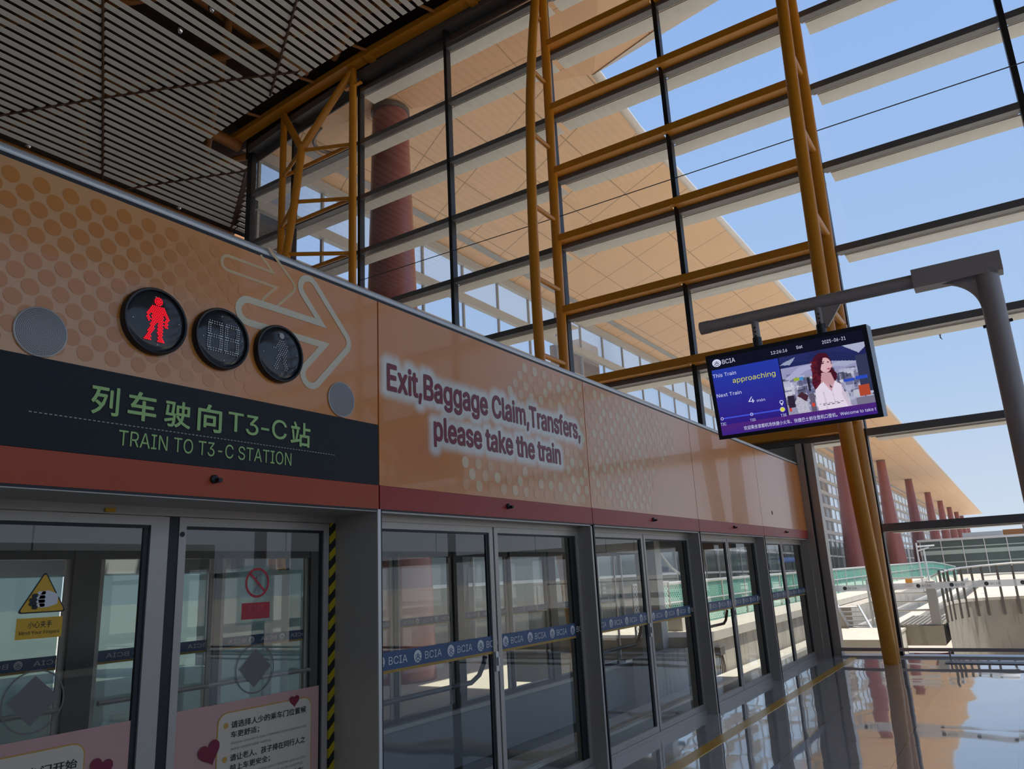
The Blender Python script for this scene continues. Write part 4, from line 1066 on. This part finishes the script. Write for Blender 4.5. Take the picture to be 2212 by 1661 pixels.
# ================================================================== ACROSS THE TRACK
XF = -6.5
struct('wall_track', MB().box(-6.62, XF, -14, 15.0, 2.06, 3.40).box(-6.62, XF, -14, 15.0, -0.63, 0.02), MT['wallwhite'])
struct('trim_7', MB().box(-6.62, XF+0.08, -14, 15.02, 0.02, 0.07), MT['alu_light'])
mb = MB()
y = -2.0
while y < 15: mb.box(XF, XF+0.003, y, y+0.012, 2.06, 3.4); mb.box(XF, XF+0.003, y+0.5, y+0.512, -0.63, 0.02); y += 1.265
struct('trim_8', mb, MT['darkframe'])
struct('trim_9', MB().box(XF, XF+0.004, -14, 15.0, -0.63, 0.0), MT['lowpanel'])
yy = [-1.55+2.53*i_ for i_ in range(7)]
wl = ['far screen window of frosted glass behind the left posters', 'far frosted window of the opposite track wall, right of the yellow jamb tape', 'far clear window showing the red column base', 'far clear window left of the white wall end', 'far window nearest the track opening']
for k, (a, b_) in enumerate(zip(yy[:-1], yy[1:])):
    b_ = min(b_, 15.0)
    w = sroot('window_%d' % (20+k), (XF, a, 0.07))
    m_ = MB().box(-6.60, XF+0.02, a-0.11, a+0.11, 0.07, 2.06).box(-6.58, XF+0.01, a+1.24, a+1.31, 0.07, 2.06).box(-6.58, XF+0.01, a, b_, 1.99, 2.06).box(-6.58, XF+0.01, a, b_, 0.07, 0.13)
    m_.build('frame', MT['darkframe'], w)
    m_ = MB()
    for s0, s1 in ((a+0.11, a+1.24), (a+1.31, b_-0.11)):
        m_.add([(XF-0.04, s0+0.02, 0.12), (XF-0.04, s1-0.02, 0.12), (XF-0.04, s1-0.02, 2.0), (XF-0.04, s0+0.02, 2.0)], [(0, 1, 2, 3)])
    m_.build('pane', MT['glass'], w)
    m_ = MB()
    for s0, s1 in ((a+0.11, a+1.24), (a+1.31, b_-0.11)): m_.box(XF-0.03, XF-0.01, s0, s0+0.05, 0.12, 2.0).box(XF-0.03, XF-0.01, s1-0.05, s1, 0.12, 2.0)
    m_.build('inner_frame', MT['alu'], w)
    if b_ < 7.0:
        m_ = MB()
        for s0, s1 in ((a+0.16, a+1.19), (a+1.36, b_-0.16)): m_.add([(XF-0.05, s0, 0.13), (XF-0.05, s1, 0.13), (XF-0.05, s1, 1.87), (XF-0.05, s0, 1.87)], [(0, 1, 2, 3)])
        m_.build('frosted_film', MT['glass_frost'], w)
    for s0, s1 in ((a+0.16, a+1.19), (a+1.36, b_-0.16)):
        strip(w, s0, s1, XF-0.035, 1.16, 1.25, [s0+0.08, s0+0.46, s0+0.84][:2 if s1-s0 < 0.9 else 3], True)
    MB().tube([(XF+0.06, a+0.15, 0.85), (XF+0.06, b_-0.15, 0.85)], 0.02, 8).build('push_bar', MT['alu'], w)
struct('wall_end', MB().box(-6.75, -6.3, 15.0, 15.3, -0.63, 3.9), MT['wallwhite'])

# track bed and the concrete beyond
struct('track_bed', MB().box(-7.2, -3.62, -14, 90, -0.95, -0.66), MT['track'])
for x, lab in ((-4.15, 'pale concrete running strip nearest the platform'), (-5.55, 'pale concrete running strip beside the stained wall')):
    tag(MB().box(x-0.28, x+0.28, -14, 88 if x > -5 else 29, -0.66, -0.52).build('running_strip', MT['conc_pale']), lab, 'track')
tag(MB().box(-4.98, -4.82, -14, 88, -0.66, -0.35).build('guide_rail', MT['steel']), 'steel guide rail in the middle of the track', 'track')
cw = thing('concrete_wall', (-6.1, 30, -0.66), 'stained concrete wall beyond the track, with a pale coping', 'wall')
MB().box(-6.25, -5.92, 13.4, 62, -0.66, 0.17).build('wall_body', MT['conc'], cw)
MB().box(-7.1, -5.84, 15.32, 62, 0.17, 0.36).build('coping', MT['conc_pale'], cw)
tag(MB().box(-10.5, -7.12, 15.9, 62, -0.66, 0.30).build('walkway', MT['conc_pale']), 'pale concrete walkway behind the stained wall', 'walkway')
# green fence
fp = [(-7.25, 17.5), (-7.25, 24), (-7.25, 30), (-7.3, 36), (-7.2, 42), (-7.1, 48), (-7.05, 56), (-6.9, 63), (-6.5, 68), (-6.1, 71), (-5.5, 73), (-4.8, 74)]
zt = [1.38]*7+[1.36, 1.40, 1.36, 1.15, 0.9]
fe = thing('mesh_fence', (-7.2, 40, 0.3), 'long green netted fence curving away along the track', 'fence')
for (p, q, za, zb) in zip(fp[:-1], fp[1:], zt[:-1], zt[1:]):
    MB().add([(p[0], p[1], 0.32), (q[0], q[1], 0.32 if q[1] < 64 else -0.2), (q[0], q[1], zb), (p[0], p[1], za)], [(0, 1, 2, 3)]).build('netting', MT['green_mesh'], fe)
    n = max(1, int((q[1]-p[1])/1.9))
    for j in range(n):
        t = j/n; x = p[0]+(q[0]-p[0])*t; y = p[1]+(q[1]-p[1])*t; z = za+(zb-za)*t
        MB().box(x-0.03, x+0.03, y-0.03, y+0.03, 0.3 if y < 62 else -0.95, z+0.04).build('post', MT['steel'], fe)
m_ = MB().tube([(p[0], p[1], z) for p, z in zip(fp, zt)], 0.04, 8); m_.tube([(p[0]+0.02, p[1], z-0.45) for p, z in zip(fp, zt)], 0.022, 6); m_.build('rail', MT['steel'], fe)
t = thing('chain_link_panel', (-7.0, 16.3, 0.3), 'grey chain link panel behind the third door bay', 'fence')
MB().add([(-7.05, 15.4, 0.32), (-7.05, 17.4, 0.32), (-7.05, 17.4, 1.40), (-7.05, 15.4, 1.40)], [(0, 1, 2, 3)]).build('netting', MT['grey_mesh'], t)
MB().tube([(-7.05, 15.4, 0.30), (-7.05, 15.4, 1.42), (-7.05, 17.4, 1.42), (-7.05, 17.4, 0.30)], 0.025, 8).build('frame', MT['steel'], t)
tag(MB().box(-6.95, -6.6, 16.9, 17.35, 0.36, 0.82).build('cabinet', MT['conc_pale']), 'small pale grey cabinet at the foot of the chain link panel', 'cabinet')
t = thing('junction_box', (-6.5, 15.4, 1.1), 'orange yellow box hanging beside a cable behind the third door bay', 'box')
MB().box(-6.62, -6.45, 15.32, 15.50, 1.02, 1.40).build('box_body', MT['ochre'], t)
MB().box(-6.44, -6.452, 15.34, 15.48, 1.05, 1.37).build('box_lid', MT['sign_yellow'], t)
tag(MB().tube([(-6.5, 15.35, 2.3), (-6.45, 15.7, 2.0), (-6.4, 16.1, 1.72), (-6.4, 16.7, 1.55), (-6.4, 17.4, 1.45)], 0.028, 8).build('cable', MT['shade']), 'white cable drooping from the wall end to the fence', 'cable')
t = thing('camera_unit', (-6.4, 15.55, 1.6), 'small blue device above the orange yellow box', 'device')
MB().tube([(-6.55, 15.42, 1.72), (-6.3, 15.62, 1.70)], 0.06, 12).build('device_body', MT['blue'], t); MB().tube([(-6.55, 15.42, 1.72), (-6.55, 15.42, 1.42)], 0.02, 8).build('stem', MT['steel'], t)
t = thing('cable_box', (-5.9, 17.3, -0.2), 'dark electrical box with hanging cables on the stained concrete wall', 'box')
MB().box(-5.92, -5.80, 16.9, 17.2, -0.15, 0.02).build('box_body', MT['steel_dark'], t)
for dy in (0.0, 0.07, 0.14, 0.2): MB().tube([(-5.85, 16.95+dy, -0.13), (-5.84, 16.93+dy*1.5, -0.4), (-5.86, 16.86+dy*2, -0.64)], 0.012, 6).build('cable', MT['cable'], t)

# seen through the low window: blocks, grating, ladder, railings, curved wall
t = thing('concrete_block', (-3.2, 20, -0.66), 'pale concrete block with a sunlit top just outside the window', 'block')
MB().box(-4.0, -2.75, 18.5, 21.8, -0.66, -0.02).build('block_body', MT['conc_pale'], t)
MB().box(-4.02, -2.73, 18.48, 21.82, -0.02, 0.03).build('block_top', MT['conc_pale'], t)
t = thing('grating_deck', (-2.5, 22.5, 0), 'steel grating deck behind the orange column', 'deck')
MB().box(-3.0, -1.92, 21.85, 25.8, -0.40, 0.06).build('slab', MT['conc_shade'], t)  # darkened concrete colour stands in for the shadow around the deck
m_ = MB()
for j in range(9): m_.box(-2.95+0.11*j, -2.93+0.11*j, 21.95, 25.6, 0.06, 0.085)
for j in range(12): m_.box(-2.95, -2.0, 22.0+0.3*j, 22.02+0.3*j, 0.062, 0.083)
m_.build('grating', MT['steel'], t)
ld = thing('step_ladder', (-5.2, 28.5, -0.5), 'white steel step ladder set against the concrete beyond the track', 'ladder')
for dx in (0.0, 0.62):
    MB().prism([(-5.3+dx, 27.0, 0.34), (-5.3+dx, 27.25, 0.34), (-5.0+dx*1.02, 27.4, -0.5), (-5.0+dx*1.02, 27.1, -0.5)], (0.03, 0, 0)).build('stringer', MT['white'], ld)
for j in range(6):
    q = j/5; MB().box(-5.28+0.28*q, -4.65+0.28*q, 27.05+0.1*q, 27.32+0.1*q, 0.25-0.14*j, 0.275-0.14*j).build('tread', MT['white'], ld)
tag(MB().box(-5.83, -5.25, 29.2, 60, -0.66, 0.15).build('retaining_wall', MT['conc']), 'concrete retaining wall behind the white ladder', 'wall')
t = thing('railing', (-2.2, 22, 0), 'steel railing with level bars left of the grey corner post', 'railing')
for z in (1.20, 0.84, 0.63, 0.42):
    MB().tube([(-3.5, 22.0, z), (-2.16, 22.0, z)], 0.024, 8).build('bar', MT['steel'], t)
MB().tube([(-3.48, 22.0, 0.06), (-3.48, 22.0, 1.2)], 0.03, 8).build('end_post', MT['steel'], t)
tag(MB().box(-2.15, -1.94, 21.9, 22.15, 0.06, 1.10).build('corner_post', MT['grey_paint']), 'stout grey corner post outside the window', 'post')
arc = [(-1.80, 22.0), (-1.70, 23.0), (-1.45, 23.9), (-1.0, 24.5), (-0.3, 24.9), (0.8, 25.1), (3, 25.2), (8, 25.2)]
cw2 = thing('curved_wall', (-1, 24.5, -0.9), 'curved shaded concrete wall at the right outside the window', 'wall')
n = len(arc); m_ = MB()
vo = [(x, y, z) for z in (-0.95, 0.50) for x, y in arc]; vb = [(x, y+0.3, z) for z in (-0.95, 0.50) for x, y in arc]
m_.add(vo, [(i_, i_+1, n+i_+1, n+i_) for i_ in range(n-1)], True); m_.add(vb, [(i_+1, i_, n+i_, n+i_+1) for i_ in range(n-1)], True)
m_.build('wall_body', MT['conc_shade'], cw2)  # the wall's shade is in its darker concrete colour
m_ = MB(); pts = [(x, y-0.03, 0.50) for x, y in arc]+[(x, y+0.36, 0.50) for x, y in arc[::-1]]; m_.prism(pts, (0, 0, 0.07)); m_.build('coping', MT['conc_pale'], cw2)
rl = thing('curved_railing', (-0.8, 24.5, 0.5), 'dark flat-bar railing standing along the curved wall', 'railing')
m_ = MB().tube([(-2.0, 21.9, 1.2)]+[(x, y-0.05, 1.30+0.03*k_) for k_, (x, y) in enumerate(arc[:5])]+[(x, y-0.05, 1.42) for x, y in arc[5:]], 0.028, 8); m_.build('top_rail', MT['steel'], rl)
acc = 0.0
for (p, q) in zip(arc[:-1], arc[1:]):
    d = math.hypot(q[0]-p[0], q[1]-p[1]); n = max(1, int(d/0.36))
    for j in range(n):
        x = p[0]+(q[0]-p[0])*j/n; y = p[1]+(q[1]-p[1])*j/n
        if x < 3: MB().box(x-0.028, x+0.028, y-0.075, y-0.045, 0.12, 1.36).build('flat_bar', MT['steel_dark'], rl)
tag(MB().tube([(-3.0, 25.0, -0.92), (-2.7, 24.7, -0.925), (-2.4, 24.8, -0.925), (-2.1, 25.2, -0.9), (-1.95, 25.6, -0.6), (-1.9, 25.9, -0.2)], 0.03, 8).build('hose', MT['hose']), 'red hose lying in the pit behind the guard rail', 'hose')
tag(MB().tube([(-2.05, 25.2, -0.9), (-1.95, 24.5, -0.7), (-1.86, 23.4, -0.3), (-1.86, 22.7, 0.02)], 0.06, 10).build('pipe', MT['cable']), 'thick black pipe rising beside the red hose', 'pipe')
t = thing('bin', (-5.6, 49, 0.15), 'small orange bin on the concrete beyond the railing', 'bin')
MB().box(-5.75, -5.42, 48.9, 49.2, 0.15, 0.62).build('bin_body', MT['orange_box'], t); MB().box(-5.77, -5.40, 48.88, 49.22, 0.62, 0.67).build('bin_lid', MT['orange_box'], t)
t = thing('frame_gantry', (-4.4, 45, 0), 'white pipe gantry standing behind the green fence', 'gantry')
for (p, q, nm) in (((-4.5, 45, 0), (-4.5, 45, 2.46), 'post'), ((-4.2, 45, 0), (-4.2, 45, 2.14), 'post'), ((-4.5, 45, 2.26), (-3.68, 45, 2.28), 'crossbar'), ((-4.5, 45, 2.05), (-3.95, 45, 2.2), 'brace')):
    MB().tube([p, q], 0.04, 8).build(nm, MT['white'], t)
tag(MB().tube([(3, 30, 1.0), (-0.6, 30, 1.05), (-1.2, 30, 1.02)], 0.03, 8).build('hand_rail', MT['steel']), 'pale handrail beyond the curved wall', 'railing')
tag(MB().box(-1.6, 10, 27, 48, -0.95, 0.40).build('platform_slab', MT['conc_pale']), 'pale paved slab beyond the curved wall', 'slab')

# low glass building far down the track
gb = thing('glass_building', (0, 141, -0.9), 'long low building of dark glass at the far end of the tracks', 'building')
MB().box(-13.6, 40, 140, 160, -0.95, 4.2).build('glass_body', MT['dark_glass'], gb)
MB().box(-13.8, 40.2, 139.7, 160.2, 4.2, 4.55).build('roof_edge', MT['alu_light'], gb)
m_ = MB()
for j in range(19): m_.box(-13.5+2.95*j, -13.38+2.95*j, 139.85, 140, -0.95, 4.2)
m_.build('mullions', MT['alu_light'], gb)
m_ = MB()
for z in (0.9, 2.2, 3.2): m_.box(-13.6, 40, 139.9, 140, z-0.08, z+0.08)
m_.box(-13.6, 40, 139.92, 140, 2.25, 2.75); m_.build('spandrel_bands', mat('pale_green_spandrel', (0.36, 0.44, 0.38), 0.4), gb)
MB().box(-7.5, -2.0, 143, 150, 4.55, 5.3).build('roof_unit', MT['wallwhite'], gb)
MB().box(-2.0, 1.5, 146, 150, 4.55, 5.5).build('roof_hut', MT['rust'], gb)
t = thing('lamp_mast', (-0.3, 120, -0.9), 'small lamp mast on the skyline above the glass building', 'lamp')
MB().tube([(0.75, 128, -0.95), (0.75, 128, 6.3)], 0.09, 8).build('mast', MT['steel_dark'], t); MB().box(0.5, 1.0, 127.7, 128.2, 6.3, 6.9).build('lamp_head', MT['steel_dark'], t)

# ------------------------------------------------------------------ the long terminal with its overhanging roof
tb = thing('terminal_building', (-20, 120, -0.9), 'long terminal with an orange overhanging roof and glass wall behind red columns', 'building')
ys = [19.9, 24, 30, 40, 52, 68, 88, 110, 127, 150, 175, 200, 235, 270, 310]
def zs(y): return float(np.interp(y, [0, 52, 80, 105, 127, 165, 200, 235, 270, 320], [17.45, 17.45, 17.15, 16.75, 16.40, 16.25, 16.05, 15.88, 15.72, 15.5]))
m_ = MB(); vs = []
XR = -21.4
vs = [(-8.9, 19.9, 17.45), (-15.3, 17.6, 17.45), (-20.3, 15.95, 17.45), (XR, 15.95, 17.45), (XR, 19.9, 17.45)]
m_.add(vs, [(0, 4, 3, 2, 1)])
for a, b_ in zip(ys[:-1], ys[1:]):
    xa, xb = (-8.9 if a < 21 else -9.2), -9.2
    m_.add([(xa, a, zs(a)), (XR, a, zs(a)), (XR, b_, zs(b_)), (xb, b_, zs(b_))], [(0, 1, 2, 3)])
m_.build('soffit', MT['soffit'], tb)
m_ = MB().prism([(-8.9, 19.9, 17.85), (-15.3, 17.6, 17.85), (-20.3, 15.95, 17.85), (-20.3, 19.9, 17.85)], (0, 0, 0.5))
for a, b_ in zip(ys[:-1], ys[1:]): m_.prism([(-9.6, a, zs(a)+0.4), (XR, a, zs(a)+0.4), (XR, b_, zs(b_)+0.4), (-9.6, b_, zs(b_)+0.4)], (0, 0, 0.5))
m_.build('roof_deck', MT['fasciaedge'], tb)
m_ = MB().tube([(-8.9, 19.9, 17.58)]+[(-9.17, y, zs(y)+0.16) for y in ys[1:]], 0.17, 10); m_.build('roof_edge', MT['fasciaedge'], tb)
m_ = MB()
for a, b_ in zip(ys[:-1], ys[1:]): m_.prism([(-19.75, a, zs(a)-0.06), (-19.35, a, zs(a)-0.06), (-19.35, b_, zs(b_)-0.06), (-19.75, b_, zs(b_)-0.06)], (0, 0, 0.05))
m_.prism([(-19.75, 16.4, 17.39), (-19.35, 16.4, 17.39), (-19.35, 19.9, 17.39), (-19.75, 19.9, 17.39)], (0, 0, 0.05))
m_.build('channel', MT['grey_paint'], tb)
# glass wall of the terminal
XG = -21.0
yg = [16.2]+ys
def strip_wall(m_, off, h0, h1):
    for a, b_ in zip(yg[:-1], yg[1:]):
        m_.add([(XG+off, a, zs(a)+h0), (XG+off, b_, zs(b_)+h0), (XG+off, b_, zs(b_)+h1), (XG+off, a, zs(a)+h1)], [(0, 1, 2, 3)])
m_ = MB(); strip_wall(m_, 0, -2.05, 0.0); m_.build('louvre_panes', MT['louvre'], tb)
m_ = MB(); strip_wall(m_, 0, -11.8, -2.05); m_.build('panes', MT['glass_term'], tb)
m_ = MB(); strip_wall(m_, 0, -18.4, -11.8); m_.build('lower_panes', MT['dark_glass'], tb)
m_ = MB()
for h_ in (-0.25, -2.25, -4.05, -5.8, -7.55, -9.3, -11.05):
    for a, b_ in zip(yg[:-1], yg[1:]):
        m_.prism([(XG+0.05, a, zs(a)+h_-0.22), (XG+0.05, b_, zs(b_)+h_-0.22), (XG+0.05, b_, zs(b_)+h_+0.22), (XG+0.05, a, zs(a)+h_+0.22)], (0.25, 0, 0))
m_.build('transoms', mat('pale_grey_transom', (0.42, 0.42, 0.41), 0.5), tb)
m_ = MB(); strip_wall(m_, 0.1, -14.2, -14.0); strip_wall(m_, 0.1, -12.2, -11.9); strip_wall(m_, 0.1, -16, -15.85); m_.build('lower_bands', MT['alu_light'], tb)
m_ = MB(); y = 16.3
while y < 260:
    m_.box(XG+0.02, XG+0.14, y, y+0.10, zs(y)-18.4, zs(y)); y += 3.1 if y < 120 else 6.2
m_.build('mullions', MT['grey_paint'], tb)
m_ = MB(); y = 44.0
MB().box(-24.5, -22.2, 43.5, 46.2, 4, 17.0).build('plant_tower', MT['brown_louvre'], tb)
for y in (100, 118, 140, 168): MB().box(-23.4, -22.4, y, y+3.2, -0.9, 16.0).build('inner_pier', MT['brown_louvre'], tb)
tag(MB().tube([(-20.3, 80.0, 2.2), (-20.3, 90, 2.3)], 0.28, 12).build('blue_pipe', mat('blue_pipe_paint', (0.10, 0.25, 0.60), 0.4)), 'blue pipe along the foot of the terminal wall, seen through the last door bay', 'pipe')
# overhang of this hall beyond the glass
hx = [(x, float(np.interp(x, [-20.3, -15.3, -8.9], [15.95, 17.6, 19.9])), 17.45+0.16*max(0.0, min(x, -2.0)+8.9)) for x in (-20.3, -19.2, -18.1, -17.0, -15.3, -13.4, -11.6, -8.9, -6.5, -4, -2, 14)]
m_ = MB()
inner = [(x, 15.72, ztop(x)+0.02) for x, _, _ in hx]
for i_ in range(len(hx)-1): m_.add([hx[i_], hx[i_+1], inner[i_+1], inner[i_]], [(0, 1, 2, 3)])
struct('ceiling_overhang', m_, MT['soffit2'])
m_ = MB()
for i_ in range(len(hx)-1): m_.prism([hx[i_], hx[i_+1], inner[i_+1], inner[i_]], (0, 0, 0.0)) if False else None
m_.prism([(-27.2, -14, 19.05), (14, -14, 19.05), (14, 20.0, 19.05), (-8.9, 20.0, 19.05), (-15.3, 17.9, 19.05), (-27.2, 15.9, 19.05)], (0, 0, 0.3))
struct('roof_top', m_, MT['fasciaedge'])
he = [q for q in hx if q[0] >= -8.95]; m_ = MB()
for (p, q) in zip(he[:-1], he[1:]):
    wp, wq = (min(0.55, 0.13*(v[0]+8.9)) for v in (p, q))
    m_.prism([(p[0], p[1], p[2]-0.02), (q[0], q[1], q[2]-0.02), (q[0], q[1]-wq, q[2]-0.035), (p[0], p[1]-wp-0.01, p[2]-0.035)], (0, 0.02, 0.03))
    m_.prism([(p[0], p[1], p[2]), (q[0], q[1], q[2]), (q[0], q[1], 19.05), (p[0], p[1], 19.05)], (0, 0.05, 0))
tag(m_.build('roof_edge', MT['fasciaedge']), 'pale edge strip of the near roof against the sky', 'roof edge')
# curved dark trim around the column head
rg = [(-17.0+2.1*math.cos(a), 17.6+1.1*math.sin(a), 17.40) for a in np.linspace(1.4, 4.2, 18)]
tag(MB().tube(rg, 0.07, 8).build('curved_trim', MT['transom']), 'dark curved trim on the soffit behind the branching column', 'trim')
# red columns
cl = [(17.45, 'large red column seen whole through the upper left panes'), (94, 'red column far right, left of the orange trussed column foot'), (127, 'second red column of the far row, right of the orange column'),
      (161, 'third red column of the far row'), (196, 'fourth red column of the far row'), (227, 'fifth red column of the far row'), (257, 'sixth red column of the far row, above the glass building'),
      (286, 'seventh red column of the far row'), (312, 'eighth red column, last but one of the far row'), (336, 'most distant red column of the far row')]
for y, lab in cl:
    c = thing('red_column', (-15.5, y, -0.95), lab, 'column', 'red columns along the terminal')
    ztp = zs(y)
    MB().tube([(-15.5, y, -0.95), (-15.5, y, 2), (-15.5, y, 8), (-15.5, y, ztp-0.05)], [1.32, 1.25, 0.98, 0.62] if y > 50 else [1.15, 1.08, 0.86, 0.60], 24).build('shaft', MT['redcol'], c)
    m_ = MB(); n = 24; rr = 0.66
    m_.tube([(-15.5, y, ztp-0.16), (-15.5, y, ztp+0.0)], rr, 24); m_.build('head_ring', MT['steel_dark'], c)

# two swifts in the sky
def bird(p, s_, lab):
    t = thing('bird', p, lab, 'bird'); x, y, z = p
    m_ = MB().tube([(x-0.10*s_, y, z-0.08*s_), (x-0.03*s_, y, z-0.02*s_), (x+0.03*s_, y, z+0.03*s_), (x+0.09*s_, y, z+0.05*s_)], [0.01*s_, 0.035*s_, 0.035*s_, 0.008*s_], 8); m_.build('body', MT['bird'], t)
    for q in ([(0, 0, 0), (0.06, -0.1, 0.16), (0.20, -0.25, 0.36), (0.03, -0.12, 0.20), (-0.04, 0, 0.03)], [(0.02, 0, -0.02), (-0.02, 0.1, -0.16), (0.06, 0.25, -0.36), (-0.09, 0.12, -0.20), (-0.06, 0, -0.03)]):
        m_ = MB().prism([(x+a*s_, y+b*s_, z+c*s_) for a, b, c in q], (0.01*s_, 0, 0.004*s_)); m_.build('wing', MT['bird'], t)
def skypt(az, el, d): return (d*math.cos(el)*math.sin(az), d*math.cos(el)*math.cos(az), 1.65+d*math.sin(el))
bird((1.28*2.2, 15.6*2.2, 1.65+6.15*2.2), 1.0, 'tiny dark swift flying near the right edge of the sky')
bird((-0.55*2.5, 15.6*2.5, 1.65+3.98*2.5), 0.7, 'tiny dark swift flying just left of the screen post')
